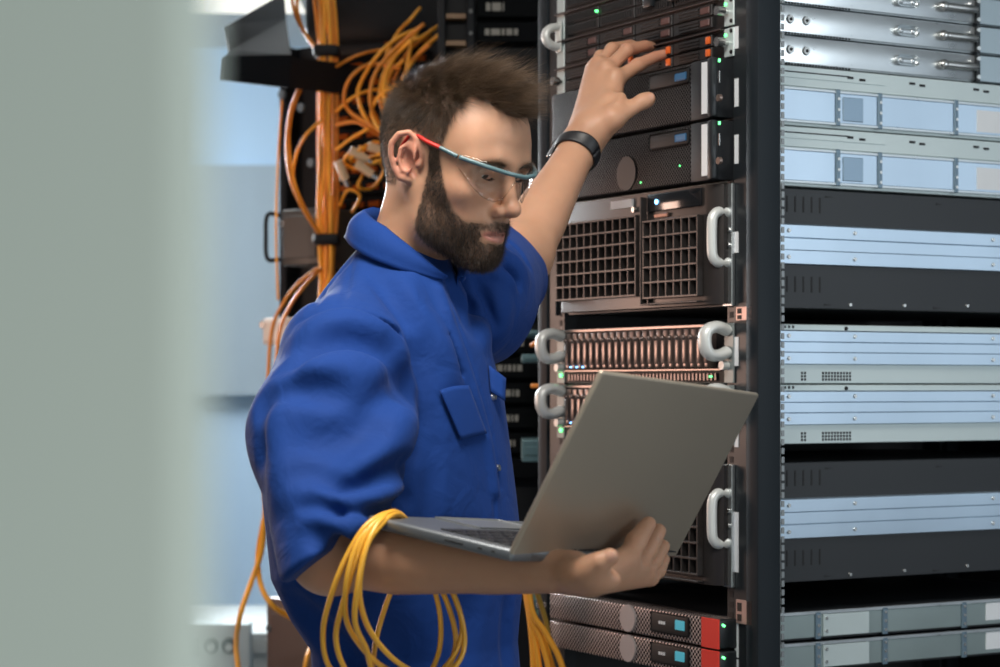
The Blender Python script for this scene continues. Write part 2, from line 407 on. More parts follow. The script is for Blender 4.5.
# ---------------------------------------------------------------- the coverall
cov = Sdf()
cov.fn(torso_fn(0), (-.12, TY, 1.28), .42, .02)
def cut_cone(S, a, b, ra, rb, pl_n, pl_p, k):
    a, b, n, q = map(lambda v: np.asarray(v, float), (a, b, pl_n, pl_p)); n = Vn(n); ab = b - a; L2 = ab @ ab
    def fn(p):
        t = np.clip(((p - a) @ ab) / L2, -.02, 1.3)
        d = np.linalg.norm(p - a - np.clip(t, 0, 1.3)[:, None] * ab, axis=1) - (ra + (rb - ra) * t)
        e = (p - q) @ n; kk = .012; h = np.maximum(kk - np.abs(d - e), 0) / kk
        return np.maximum(d, e) + h * h * kk * .25
    S.fn(fn, (a + b) / 2, np.sqrt(L2) / 2 + max(ra, rb) * 1.4, k)
SLEEVE_R = (np.array([.59, -.1, -.81]), PK(336, 550, 2.1))
SLEEVE_L = (Vn(WRL - ELL + np.array([.02, .05, -.03])), P(526, 251, 2.90))
cov.cone(SHR, PK(328, 435, 2.20), .062, .083, .035)
cut_cone(cov, PK(328, 435, 2.20), PK(337, 545, 2.10), .083, .066, *SLEEVE_R, .03)
cov.cone(SHR + np.array([0, .01, .0]), P(388, 298, 2.51), .060, .046, .035)
cut_cone(cov, SHL, P(498, 273, 2.92), .086, .073, *SLEEVE_L, .04)
cov.ell(P(486, 305, 2.79), (.055, .11, .075), None, .05)
for sx in (-1, 1):      # legs, below the picture
    hip = np.array([-.09, TY, .90]) + LF * .082 * sx; kn = hip + np.array([.02, -.01, -.44]); an = kn + np.array([-.02, 0, -.42])
    cov.chain([hip, kn, an], [.092, .076, .066], .05)
# ---------------------------------------------------------------- folds, seams and pocket of the coverall, pressed into the cloth
def HIT(S, pts, n=5):
    q = spline(np.array(pts, float), n) if len(pts) > 2 else np.array(pts, float)
    out = [S.march(*p) for p in q]; return [p for p in out if p is not None]
_base = Sdf(); _base.ops = list(cov.ops); _todo = []
def fold(pts, r, amp, k=None, op='add', n=4, taper=True):
    H = HIT(_base, pts, n)
    if len(H) < 2: return
    amp = amp * 1.35 if (r > .0075 and amp < r) else amp
    m = len(H); s = 1 if op == 'add' else -1; C = []; R = []
    for i, p in enumerate(H):
        t = i / (m - 1); w = 1 if not taper else min(1, 4 * t * (1 - t) + .15)
        C.append(p - _base.normal(p) * s * (r - amp * w)); R.append(r)
    kk = r * 1.6 if k is None else k
    if op == 'sub' and amp > r * 1.3:      # a slot: carve at several depths
        for q in np.arange(0, amp, r * .8): _todo.append(([p - _base.normal(p) * q for p in H], R, kk, op))
        return
    _todo.append((C, R, kk, op))
G = lambda pts, d=.006, r=.009, k=None: fold(pts, r, d, k, 'sub')
# sleeve against the chest
G([(404, 338), (417, 372), (424, 402), (417, 432), (404, 460), (400, 502)], .010, .012)
fold([(392, 340), (402, 372), (407, 402), (401, 432), (392, 462)], .022, .006)
# shoulder seam, sleeve-head seam
G([(352, 262), (347, 285), (341, 308)], .0026, .0045, .004)
G([(300, 322), (325, 312), (350, 309), (376, 320), (396, 336)], .0030, .0050, .004)
fold([(304, 334), (328, 324), (352, 322), (376, 333)], .014, .005)
# big sleeve folds
G([(292, 372), (320, 352), (352, 346), (384, 356)], .009, .016)
fold([(285, 395), (318, 373), (352, 366), (388, 378)], .020, .007)
G([(268, 402), (292, 392), (325, 392), (350, 402)], .007, .015)
G([(338, 470), (368, 440), (390, 405), (402, 385)], .010, .018)
fold([(350, 482), (380, 452), (401, 418)], .018, .007)
G([(300, 440), (330, 436), (362, 424)], .006, .016)
G([(300, 478), (335, 494), (370, 490), (398, 474)], .010, .014)
fold([(305, 494), (340, 507), (375, 503), (400, 490)], .014, .007)
G([(310, 508), (345, 519), (375, 515), (402, 503)], .008, .010)
fold([(315, 521), (345, 530), (372, 526), (398, 516)], .011, .006)
G([(312, 536), (335, 543), (362, 534)], .006, .009)
G([(262, 400), (266, 425), (264, 455)], .006, .012)
fold([(276, 420), (281, 450), (280, 490)], .016, .006)
# back of the shoulder
G([(314, 305), (332, 280), (348, 262)], .003, .005)
# chest drapes
G([(392, 272), (404, 300), (424, 332), (438, 366)], .005, .014)
fold([(404, 288), (418, 316), (438, 345), (448, 372)], .016, .005)
G([(372, 268), (388, 292), (404, 318)], .004, .012)
G([(424, 402), (432, 430), (432, 470), (428, 520)], .003, .010)
# open front: the gap and the placket edges
G([(438, 292), (442, 308), (451, 338), (460, 366), (463, 374)], .0125, .0046, .003)
G([(464, 376), (475, 408), (483, 433), (490, 462), (494, 489), (496, 524)], .0040, .0045, .004)
G([(446, 290), (456, 318), (467, 350), (478, 385), (487, 415), (494, 450), (500, 490)], .0026, .0045, .004)
fold([(440, 292), (450, 322), (462, 355), (472, 385), (481, 415), (489, 447), (495, 490)], .010, .0030, .008, taper=False)
# pocket: stitched outline
for q in ([(434, 392), (440, 430), (441, 470), (438, 500)], [(438, 500), (440, 519), (455, 522), (480, 522)]): G(q, .0016, .0042, .004, )
# raised sleeve
G([(489, 261), (500, 266), (511, 273), (517, 281)], .012, .008)
fold([(486, 253), (500, 256), (514, 263), (524, 274)], .012, .006)
G([(489, 279), (500, 284), (512, 293)], .010, .009)
fold([(488, 270), (500, 276), (512, 286)], .010, .004)
G([(462, 282), (470, 296), (476, 312), (478, 330)], .008, .009)
fold([(470, 280), (479, 298), (485, 318), (485, 338)], .012, .005)
G([(478, 284), (487, 300), (493, 322)], .007, .009)
G([(452, 284), (462, 305), (472, 328)], .006, .010)
fold([(500, 300), (500, 320), (494, 345)], .014, .004)
G([(506, 238), (520, 250), (530, 266)], .003, .006)
# below the arm
G([(300, 610), (330, 640), (352, 668)], .008, .016)
G([(470, 600), (462, 630), (452, 665)], .006, .018)
G([(508, 605), (506, 640), (508, 668)], .004, .010)
fold([(420, 606), (432, 640), (436, 668)], .022, .006)
for c, r, k, op in _todo: cov.chain(c, r, k, op)

# ---------------------------------------------------------------- meshes
SKIN = None
def make_skin():
    m = mat('skin', (.50, .268, .165), .48, sss=.22, spec=.45, bump=(900, .18, .0006)); nt = m.node_tree; b = nt.nodes['Principled BSDF']
    base = nt.nodes.new('ShaderNodeTexNoise'); base.inputs['Scale'].default_value = 38; base.inputs['Detail'].default_value = 6
    tc = nt.nodes['Texture Coordinate']; nt.links.new(tc.outputs['Object'], base.inputs[0])
    mr = nt.nodes.new('ShaderNodeMapRange'); mr.inputs[3].default_value = .88; mr.inputs[4].default_value = 1.10; nt.links.new(base.outputs[0], mr.inputs[0])
    cur = nt.nodes.new('ShaderNodeVectorMath'); cur.operation = 'SCALE'; cur.inputs[0].default_value = (.50, .268, .165); nt.links.new(mr.outputs[0], cur.inputs['Scale'])
    src = cur.outputs[0]
    for nm, col in (('flush', (.56, .20, .145)), ('lip', (.42, .15, .125)), ('stubble', (.085, .052, .036)), ('nail', (.62, .36, .28))):
        at = nt.nodes.new('ShaderNodeAttribute'); at.attribute_name = nm
        mx = nt.nodes.new('ShaderNodeMix'); mx.data_type = 'RGBA'; nt.links.new(at.outputs['Fac'], mx.inputs['Factor']); nt.links.new(src, mx.inputs[6]); mx.inputs[7].default_value = (*col, 1); src = mx.outputs[2]
    nt.links.new(src, b.inputs['Base Color']); return m
def hair_mat(name, c1, c2):
    m = mat(name, c1, .34, spec=.5); nt = m.node_tree; b = nt.nodes['Principled BSDF']
    at = nt.nodes.new('ShaderNodeAttribute'); at.attribute_name = 'shade'; mx = nt.nodes.new('ShaderNodeMix'); mx.data_type = 'RGBA'
    nt.links.new(at.outputs['Fac'], mx.inputs['Factor']); mx.inputs[6].default_value = (*c1, 1); mx.inputs[7].default_value = (*c2, 1); nt.links.new(mx.outputs[2], b.inputs['Base Color']); return m
PERSON_LABEL = 'bearded man in blue coverall and safety glasses holding a laptop and touching the rack'
BV, BQ = body.mesh(.0018, (-.35, 1.9, .98), (.4, 3.3, 2.0))
BN = vnormals(BV, BQ)
L = to_head(BV); lx, ly, lz = L[:, 0], L[:, 1], L[:, 2]
onhead = (np.linalg.norm(BV - HC, axis=1) < .24) & (lz > -.20)
person = mesh_np('person', BV, BQ, make_skin(), label=PERSON_LABEL, cat='person')
def ear_d(x, z): return ((x + .013) / .024) ** 2 + ((z + .003) / .036) ** 2
def hair_len(l):
    x, y, z = l[:, 0], l[:, 1], l[:, 2]; ay = np.abs(y)
    zl = np.interp(z, [-.06, -.03, 0, .03, .055, .075, .092, .12], [.0015, .0026, .0040, .0070, .013, .023, .034, .040])
    front = np.interp(x, [-.10, -.02, .04, .09], [.72, .92, 1.05, .92]); zl = zl * np.where(z > .06, front, 1)
    hl = np.interp(ay, [0, .02, .035, .05, .06], [.0785, .0790, .088, .094, .075])          # front hairline height
    m = ((x < .036 - .10 * np.maximum(.045 - z, 0) * (z < .03)) | (z > hl)) & (z > np.interp(x, [-.11, -.06, -.036, -.030, .012, .02], [-.048, -.055, -.050, .024, .020, -.02]))
    m &= ~((ay > .070) & (ear_d(x, z) < 1.0)); m &= ~((x > .0) & (x < .0165) & (z < .014))
    m &= ~((x > .036) & (z < .075) & (ay > .03) & (z < .026 + (x - .036) * 6))
    return np.where(m, zl, 0)
def beard_len(l):
    x, y, z = l[:, 0], l[:, 1], l[:, 2]; ay = np.abs(y)
    up = np.interp(x, [.008, .030, .040, .052, .064, .078, .090, .101, .12], [.020, .016, -.010, -.030, -.055, -.066, -.0645, -.0585, -.0585])
    lo = np.interp(x, [.010, .020, .046, .069, .09], [-.055, -.094, -.117, -.128, -.14])
    jt = np.random.default_rng(3).normal(size=len(x)) * .0030 if len(x) < 60000 else 0.0
    up = up + jt; lo = lo - jt
    m = (x > .0160 + .06 * np.maximum(-.045 - z, 0)) & (z < up) & (z > lo) & (x < .118)
    lips = (ay < .0275) & (z < -.0730) & (z > -.0895 + .0 * x) & (x > .082)
    under = (ay < .019) & (ay > .006) & (z < -.088) & (z > -.0985) & (x > .078)
    m &= ~lips
    b = np.interp(z, [-.13, -.115, -.09, -.065, -.03, .01], [.0055, .0070, .0072, .0062, .0052, .004]) * np.where((z > -.072) & (x > .085), .7, 1)
    b = np.where(under, b * .35, b)
    return np.where(m, b, 0)
hl_, bl_ = hair_len(L), beard_len(L)
st_ = np.where(onhead, np.maximum(np.where(hl_ > 0, np.interp(hl_, [.001, .006, .014, .02], [.30, .50, .75, .85]), 0), .55 * (bl_ > 0)), 0)[:, None]
for _ in range(7): st_ = lap(st_, BQ, .6)
attr_f(person, 'stubble', st_[:, 0])
lipm = sstep(1.25, .7, ((np.abs(ly)) / .026) ** 2 + ((lz + .0800) / .0088) ** 2) * (lx > .08)
attr_f(person, 'lip', np.where(onhead, lipm * .75, 0))
fl = np.maximum(.75 * sstep(1.15, .5, ear_d(lx, lz)) * (np.abs(ly) > .072), .55 * np.exp(-((lx - .113) ** 2 + ly ** 2 + (lz + .045) ** 2) / .014 ** 2))
fl = np.maximum(fl, .30 * np.exp(-((lx - .066) ** 2 + (np.abs(ly) - .05) ** 2 + (lz + .04) ** 2) / .024 ** 2))
hands = np.maximum(np.exp(-np.linalg.norm(BV - PK(650, 535, 1.97), axis=1) ** 2 / .03 ** 2), np.exp(-np.linalg.norm(BV - P(650, 60, 3.14), axis=1) ** 2 / .04 ** 2))
attr_f(person, 'flush', np.where(onhead, fl * .7, .35 * hands))
nl = np.exp(-(np.linalg.norm(BV - PK(611.5, 556, 1.936), axis=1) / .006) ** 4) + np.exp(-(np.linalg.norm(BV - P(651, 97, 3.046), axis=1) / .006) ** 4)
attr_f(person, 'nail', np.clip(nl, 0, 1) * .6)

def strands(name, roots, nrm, length, dirs, bend, rad, material, parent, seg=3, tone=None):
    n = len(roots); D = dirs / np.linalg.norm(dirs, axis=1)[:, None]; side = np.cross(D, rng.normal(size=(n, 3))); side /= np.linalg.norm(side, axis=1)[:, None]; up = np.cross(side, D)
    V = np.zeros((n, seg + 1, 3, 3), np.float32)
    for i in range(seg + 1):
        t = i / seg; c = roots + D * (length * t)[:, None] + bend * (length * t * t)[:, None]
        rr = rad * (1 - .8 * t)
        for k in range(3):
            a = 2 * math.pi * k / 3; V[:, i, k] = c + (math.cos(a) * side + math.sin(a) * up) * rr
    base = (np.arange(n) * (seg + 1) * 3)[:, None]; qs = []
    for i in range(seg):
        for k in range(3): qs.append(base + np.array([i * 3 + k, i * 3 + (k + 1) % 3, (i + 1) * 3 + (k + 1) % 3, (i + 1) * 3 + k]))
    Q = np.concatenate(qs)
    o = mesh_np(name, V.reshape(-1, 3), Q, material, parent)
    sh = (rng.random(n) * .6 if tone is None else tone)[:, None] + np.linspace(0, .4, seg + 1)[None]; attr_f(o, 'shade', np.repeat(sh, 3, axis=1).ravel())
    return o
def sample(lenf, n, region):
    fc = BV[BQ].mean(1); ok = np.where(region[BQ[:, 0]] & (lenf[BQ[:, 0]] > 0))[0]
    f = rng.choice(ok, n); w = rng.dirichlet(np.ones(4), n); r = (BV[BQ[f]] * w[:, :, None]).sum(1); nn = (BN[BQ[f]] * w[:, :, None]).sum(1)
    return r, nn / np.linalg.norm(nn, axis=1)[:, None]
dirw = lambda v: np.asarray(v, float) @ HM.T       # head direction -> world
# hair
r, nn = sample(hl_, 30000, onhead); l = to_head(r); ln = hair_len(l); ok = ln > 0; r, nn, l, ln = r[ok], nn[ok], l[ok], ln[ok]
top = sstep(.055, .095, l[:, 2]); J = rng.normal(size=(len(r), 3))
ph = np.sin(l[:, 1] * 330 + 2.5 * np.sin(l[:, 0] * 90)); ph2 = np.sin(l[:, 0] * 210 + l[:, 1] * 120)
clump = ph[:, None] * np.array([0, .45, .15]) + ph2[:, None] * np.array([.15, .1, .34])
dt = np.stack([np.full(len(r), .95), l[:, 1] * 2 - .12, np.full(len(r), .22)], 1) + clump + .09 * J
ds = np.stack([-.15 + .5 * (l[:, 0] > .0), np.zeros(len(r)), np.full(len(r), -.75)], 1) + .18 * J
d = dirw(dt * top[:, None] + ds * (1 - top)[:, None]) + nn * (.46 * top + .55 * (1 - top))[:, None]
dn = (d * nn).sum(1); d += nn * np.maximum(.25 - dn, 0)[:, None]
ln *= .75 + .5 * rng.random(len(r))
bend = dirw(np.array([.10, 0, -.10])) * top[:, None] + dirw(.10 * J)
HAIR = hair_mat('hair', (.010, .0068, .0045), (.125, .077, .044))
strands('hair', r, nn, ln * (1 + .22 * ph * top + .15 * ph2 * top), d, bend, .00018, HAIR, person, tone=np.clip(.22 + .26 * ph * ph2 + .10 * ph + .12 * rng.normal(size=len(r)), 0, .6))
# beard
r, nn = sample(bl_, 19000, onhead); l = to_head(r); ln = beard_len(l); ok = ln > 0; r, nn, l, ln = r[ok], nn[ok], l[ok], ln[ok]; J = rng.normal(size=(len(r), 3))
edge = rng.random(len(r)) < .97
d = dirw(np.stack([.25 + 0 * ln, -.0 * ln, np.full(len(r), -.85)], 1) + .28 * J) + nn * .42
dn = (d * nn).sum(1); d += nn * np.maximum(.22 - dn, 0)[:, None]; ln *= .6 + .7 * rng.random(len(r))
strands('beard', r, nn, ln, d, dirw(.25 * J) - nn * .15, .00014, hair_mat('beard', (.008, .0055, .004), (.072, .043, .026)), person)
# eyebrows and eyes
for s in (-1, 1):
    t = rng.random(620); yy = s * (.016 + .034 * t) ; zz = .0125 + .0075 * np.sin(t * 2.2) - .006 * t + rng.normal(size=620) * .0016 * (1.2 - t)
    R0 = []
    for a, b in zip(yy, zz):
        p = HL(.13, a, b); dv = HM @ np.array([-1., 0, 0])
        for _ in range(40):
            e = float(body.ev(p[None], p, 0)[0]); p = p + dv * e * .9
            if e < 3e-4: break
        R0.append(p)
    R0 = np.array(R0); N0 = np.tile(HM @ np.array([.9, s * .35, .2]), (620, 1)); J = rng.normal(size=(620, 3))
    strands('eyebrow', R0, N0, .0065 + .003 * rng.random(620), dirw(np.stack([-.15 * np.ones(620), s * np.ones(620), .35 - .6 * t], 1) + .25 * J) + N0 * .25, dirw(.15 * J), .00013, HAIR, person)
    ta = np.linspace(0, 1, 46); R1 = np.array([HL(.0845 + .0025 * math.sin(math.pi * t), s * (.0215 + .022 * t), -.0048 - .0022 * math.sin(math.pi * t)) for t in ta])
    strands('eyelash', R1, R1, np.full(46, .0065), dirw(np.stack([.8 + 0 * ta, s * (ta - .35), -.45 + 0 * ta], 1)), dirw(np.tile([0, 0, .35], (46, 1))), .00016, HAIR, person, tone=np.zeros(46))
    e = MB(); c = HL(.0713, s * .032, -.0006); g = Vn(HM @ np.array([.86, s * .03, -.42]))
    rot = Vector(g).to_track_quat('Z', 'Y').to_matrix().to_4x4(); rot.translation = Vector(c)
    bmesh.ops.create_uvsphere(e.bm, u_segments=28, v_segments=20, radius=.0131 * HS, matrix=rot)
    for f in e.bm.faces:
        q = (f.calc_center_median() - Vector(c)).normalized().dot(Vector(g)); f.material_index = 2 if q > .955 else (1 if q > .86 else 0)
    if s < 0: EYEM = [mat('eye_white', (.62, .57, .53), .15), mat('iris', (.07, .045, .025), .12), mat('pupil', (.004, .004, .004), .1)]
    e.build('eye', EYEM, person, smooth=True)

# ---------------------------------------------------------------- coverall
def cloth(name, col, bumps=1.0):
    m = mat(name, col, .82, sheen=.03, spec=.25, noise=(14, .10)); nt = m.node_tree; b = nt.nodes['Principled BSDF']; tc = nt.nodes['Texture Coordinate']
    wv = nt.nodes.new('ShaderNodeTexNoise'); wv.inputs['Scale'].default_value = 1500; wv.inputs['Detail'].default_value = 1; nt.links.new(tc.outputs['Object'], wv.inputs[0])
    lg = nt.nodes.new('ShaderNodeTexNoise'); lg.inputs['Scale'].default_value = 26; lg.inputs['Detail'].default_value = 3; lg.inputs['Distortion'].default_value = .6; nt.links.new(tc.outputs['Object'], lg.inputs[0])
    b1 = nt.nodes.new('ShaderNodeBump'); b1.inputs['Strength'].default_value = .35 * bumps; b1.inputs['Distance'].default_value = .010; nt.links.new(lg.outputs[0], b1.inputs['Height'])
    b2 = nt.nodes.new('ShaderNodeBump'); b2.inputs['Strength'].default_value = .25; b2.inputs['Distance'].default_value = .0006; nt.links.new(wv.outputs[0], b2.inputs['Height']); nt.links.new(b1.outputs[0], b2.inputs['Normal'])
    nt.links.new(b2.outputs[0], b.inputs['Normal']); return m
BLUE = cloth('blue_cotton', (.005, .038, .195)); BLUE2 = cloth('blue_cotton_flat', (.005, .038, .195), .4)
CV, CQ = cov.mesh(.0029, (-.45, 1.9, .03), (.3, 3.3, 1.75), smooth=1)
coverall = mesh_np('coverall', CV, CQ, BLUE, person)
cbvh = cov
def sheet(name, rows, thick, m, parent, lift=.0, up=None):
    """rows of points -> solid sheet"""
    A = np.array(rows); nu, nv = A.shape[:2]
    du = np.gradient(A, axis=0); dv = np.gradient(A, axis=1); N = np.cross(du, dv); N /= np.linalg.norm(N, axis=2)[:, :, None] + 1e-12
    if up is not None and (N.reshape(-1, 3) @ up).mean() < 0: N = -N
    T = A + N * (lift + thick); Bt = A + N * lift; V = np.concatenate([T.reshape(-1, 3), Bt.reshape(-1, 3)]); o = nu * nv; Q = []
    ix = lambda i, j: i * nv + j
    for i in range(nu - 1):
        for j in range(nv - 1):
            Q.append((ix(i, j), ix(i, j + 1), ix(i + 1, j + 1), ix(i + 1, j))); Q.append((o + ix(i, j), o + ix(i + 1, j), o + ix(i + 1, j + 1), o + ix(i, j + 1)))
    for i in range(nu - 1):
        for j in (0, nv - 1): Q.append((ix(i, j), ix(i + 1, j), o + ix(i + 1, j), o + ix(i, j)))
    for j in range(nv - 1):
        for i in (0, nu - 1): Q.append((ix(i, j), ix(i, j + 1), o + ix(i, j + 1), o + ix(i, j)))
    ob = mesh_np(name, V, np.array(Q), m, parent)
    bm = bmesh.new(); bm.from_mesh(ob.data); bmesh.ops.recalc_face_normals(bm, faces=bm.faces); bm.to_mesh(ob.data); bm.free()
    return ob
def patch(name, a, b, nv, thick, lift, m, parent):
    """sheet over the cloth between pixel polylines a and b"""
    a = np.array(a, float); b = np.array(b, float); rows = []
    for t in np.linspace(0, 1, nv):
        row = []
        for p, q in zip(a, b):
            h = _base.march(*(p + (q - p) * t)); row.append(h)
        rows.append(row)
    return sheet(name, rows, thick, m, parent, lift, up=Vn([.3, -1, 0]))
flap = patch('pocket_flap', spline([(437, 391), (450, 387), (465, 386)], 5), spline([(458, 440), (470, 437), (483, 434)], 5), 12, .0022, .0035, BLUE2, coverall)
# collar around the neck
th = np.radians([-165, -150, -120, -90, -50, 0, 50, 90, 120, 150, 165]); fy = [277, 264, 243, 226, 212, 207, 212, 226, 245, 266, 277]; oy = [282, 279, 272, 258, 240, 230, 239, 258, 270, 278, 280]
tt = np.linspace(th[0], th[-1], 72); rows = []
for a in tt:
    rd = -math.cos(a) * FW - math.sin(a) * LF; rowp = []
    f_y = np.interp(a, th, fy); o_y = np.interp(a, th, oy)
    cf = P(412, f_y, 2.525) + rd * .0585; cf[2] = ZC + (HOR - f_y) / F * cf[1]; co_ = P(405, o_y, 2.53) + rd * (.0720 + .004 * math.sin(a) ** 2); co_[2] = ZC + (HOR - o_y) / F * co_[1]
    ci = P(411, f_y, 2.525) + rd * .0545; ci[2] = cf[2] - .030
    bulge = rd * .0045 + np.array([0, 0, .003])
    for t in (0, .5, 1): rowp.append(ci * (1 - t) + (cf - rd * .002) * t)
    for t in np.linspace(0.06, 1, 8): rowp.append(cf * (1 - t) + co_ * t + bulge * math.sin(math.pi * min(t * 1.1, 1)))
    rows.append(rowp)
sheet('collar', rows, .0022, BLUE2, coverall)
fl2 = []
for t in np.linspace(0, 1, 6):
    a_ = _base.march(488 + 2 * t, 366 + 26 * t); row = [a_]
    for u in (.35, .7, 1): row.append(P(488 + 2 * t + (17 - 3 * t) * u, 366 + 26 * t + 13 * u * (1 - .3 * t), a_[1] + .006 * u))
    fl2.append(row)
sheet('pocket_flap', fl2, .002, BLUE2, coverall, .001, up=Vn([.3, -1, 0]))
# snap buttons
for (px, py) in ((493, 397), (497, 468)):
    p = _base.march(px, py)
    if p is None: p = _base.march(px - 4, py)
    n = _base.normal(p); MB().cyl(p - n * .001, p + n * .0035, .0045, 18, .0038).build('snap_button', mat('nickel', (.6, .6, .6), .3, 1.0), coverall, smooth=True)
# undershirt seen in the open front, boots below the picture
us = Sdf(); us.fn(torso_fn(.012), (-.12, TY, 1.28), .42, .01)
uV, uQ = us.mesh(.008, (-.4, 2.2, 1.2), (.2, 2.9, 1.56)); mesh_np('undershirt', uV, uQ, cloth('dark_jersey', (.012, .012, .014)), person)
for sx in (-1, 1):
    b_ = Sdf(); a = np.array([-.10, TY - .01, .10]) + LF * .09 * sx; b_.cone(a, a - [0, 0, .04], .055, .05, .02); b_.cone(a - [0, 0, .055], a + FW * .15 - [0, 0, .065], .045, .034, .03)
    b_.fn(lambda p: .0 * p[:, 2] + (p[:, 2] - .004), a, .4, .004, 'sub') if False else None
    v, q = b_.mesh(.006, a - .3, a + .3); v[:, 2] = np.maximum(v[:, 2], .0); mesh_np('boot', v, q, mat('boot_leather', (.02, .018, .016), .5), person)
# ================================================================ glasses, watch, laptop, cable coil
TEAL = mat('teal_plastic', (.095, .165, .18), .3, coat=.3); REDP = mat('red_rubber', (.62, .03, .022), .4)
def clear_mat(name, col=(1, 1, 1), refl=.9):
    m = bpy.data.materials.new(name); m.use_nodes = True; nt = m.node_tree; nt.nodes.remove(nt.nodes['Principled BSDF']); out = nt.nodes['Material Output']
    t = nt.nodes.new('ShaderNodeBsdfTransparent'); t.inputs[0].default_value = (*col, 1); g = nt.nodes.new('ShaderNodeBsdfGlossy'); g.inputs['Roughness'].default_value = .04
    lw = nt.nodes.new('ShaderNodeLayerWeight'); lw.inputs[0].default_value = .5; pw = nt.nodes.new('ShaderNodeMath'); pw.operation = 'POWER'; pw.inputs[1].default_value = 4; nt.links.new(lw.outputs['Facing'], pw.inputs[0])
    f = nt.nodes.new('ShaderNodeMath'); f.operation = 'MULTIPLY_ADD'; f.inputs[1].default_value = .5; f.inputs[2].default_value = .035; nt.links.new(pw.outputs[0], f.inputs[0]); mx = nt.nodes.new('ShaderNodeMixShader')
    nt.links.new(f.outputs[0], mx.inputs[0]); nt.links.new(t.outputs[0], mx.inputs[1]); nt.links.new(g.outputs[0], mx.inputs[2]); nt.links.new(mx.outputs[0], out.inputs[0]); return m
glasses = empty('safety_glasses', tuple(HL(.1, 0, 0)), label='clear safety glasses with grey-teal brow bar and red temple tips on the man', cat='glasses')
def gchild(o): o.parent = glasses; o.matrix_parent_inverse = Matrix.Translation(glasses.location).inverted(); return o
def barx(y):   # plan curve of the front
    return np.interp(np.abs(y), [0, .012, .025, .038, .050, .060, .068, .073], [.1205, .1200, .1165, .1085, .0975, .085, .072, .060])
def barz(y): return np.interp(np.abs(y), [0, .03, .05, .073], [.0060, .0085, .0115, .0155])
ys = np.linspace(-.072, .072, 61)
gchild(cable('brow_bar', [HL(barx(y) + .001, y, barz(y)) for y in ys[::3]], [.0022 * HS] * 0 or .0027, TEAL, n=10, seg=4))
for s in (-1, 1):
    gchild(cable('temple', [HL(.0605, s * .0725, .0155), HL(.048, s * .0765, .0180), HL(.034, s * .0795, .0205)], .0026, TEAL, n=10))
    tipo = gchild(cable('temple_tip', [HL(.035, s * .0795, .0203), HL(.015, s * .0815, .0225), HL(-.004, s * .0800, .0250), HL(-.018, s * .0795, .0210), HL(-.028, s * .0790, .0050)], .0027, REDP, n=10))
    tag(tipo, label='red temple tip')
rows = []
for y in ys:
    a = abs(y); dep = np.interp(a, [0, .006, .012, .020, .032, .045, .058, .068, .072], [.014, .015, .026, .040, .046, .044, .035, .021, .014])
    rows.append([HL(barx(y) + .0005 - .010 * t * t * np.interp(a, [0, .03, .07], [1, 1, .4]), y, barz(y) + .004 - t * dep * 1.0) for t in np.linspace(-.05, 1, 9)])
gchild(sheet('lens', rows, .0016, clear_mat('polycarbonate'), None))
# lens rim bead along the lower edge
gchild(cable('lens_edge', [r_[-1] for r_ in rows[1:-1:2]], .0008, clear_mat('polycarbonate_edge', (.90, .89, .86)), n=6, seg=3))

# watch on the raised wrist
def ring_on(S, c, ax, off, n=40):
    ax = Vn(ax); u = Vn(np.cross(ax, [0, 0, 1.])); w = np.cross(ax, u); out = []
    for a in np.linspace(0, 2 * np.pi, n, endpoint=False):
        d = math.cos(a) * u + math.sin(a) * w; r = .012
        for _ in range(60):
            e = float(S.ev((c + d * r)[None], c + d * r, 0)[0])
            if e > -2e-4: break
            r += max(-e * .7, 3e-4)
        out.append(c + d * (r + off))
    return np.array(out)
wax = Vn(WRL - ELL); wc = WRL + (ELL - WRL) * .075
watch = empty('wristwatch', tuple(wc), label="black-strapped wristwatch on the man's raised left wrist", cat='watch')
def wchild(o): o.parent = watch; o.matrix_parent_inverse = Matrix.Translation(watch.location).inverted(); return o
loops = [ring_on(body, wc + wax * t, wax, .0012 + .0012 * (1 - (t / .0085) ** 2)) for t in np.linspace(-.0085, .0085, 7)]
rows = [list(np.concatenate([[lp[i] for lp in loops]], 0)) for i in list(range(40)) + [0]]
wchild(sheet('strap', rows, .0020, mat('black_rubber', (.010, .010, .012), .45), None))
cd = Vn(P(556, 148, 3.09) - wc); cd = Vn(cd - wax * (cd @ wax)); pc = wc + cd * .0330; sd = np.cross(wax, cd)
Mx = Matrix(np.array([[*sd, 0], [*wax, 0], [*cd, 0], [0, 0, 0, 1]]).T.tolist()); Mx.translation = Vector(pc)
wchild(MB().box((-.017, -.019, -.004), (.017, .019, .0055), .004, 3).xf(Mx).build('watch_case', mat('steel_dark', (.35, .35, .36), .25, 1.0), smooth=True))
wchild(MB().box((-.0145, -.0165, .0055), (.0145, .0165, .0068), .0006, 1).xf(Mx).build('watch_glass', mat('dark_glass', (.006, .006, .008), .08), smooth=True))

# laptop
lx_ = Vn(LB - LO); ly_ = Vn(LW - LO); lz_ = Vn(np.cross(lx_, ly_)); lz_ = lz_ if lz_[2] > 0 else -lz_
LWD, LDP = np.linalg.norm(LW - LO), np.linalg.norm(LB - LO)
lap_e = empty('laptop', tuple(LO), label="open grey laptop balanced on the man's right forearm", cat='laptop')
def frame_m(o, x, y, z):
    M = Matrix(np.array([[*x, 0], [*y, 0], [*z, 0], [0, 0, 0, 1]], float).T.tolist()); M.translation = Vector(o); return M
def lchild(mb, name, M, mats, **k):
    mb.xf(M); sm = mb.build(name, mats, **k); sm.parent = lap_e; sm.matrix_parent_inverse = Matrix.Translation(lap_e.location).inverted(); return sm
GREY = mat('brushed_aluminium', (.52, .44, .345), .42, .75, noise=(6, .04)); GREY2 = mat('deck_aluminium', (.23, .245, .26), .42, .8); KEYM = mat('key_black', (.012, .012, .014), .5); PORT = mat('port_dark', (.006, .006, .006), .5)
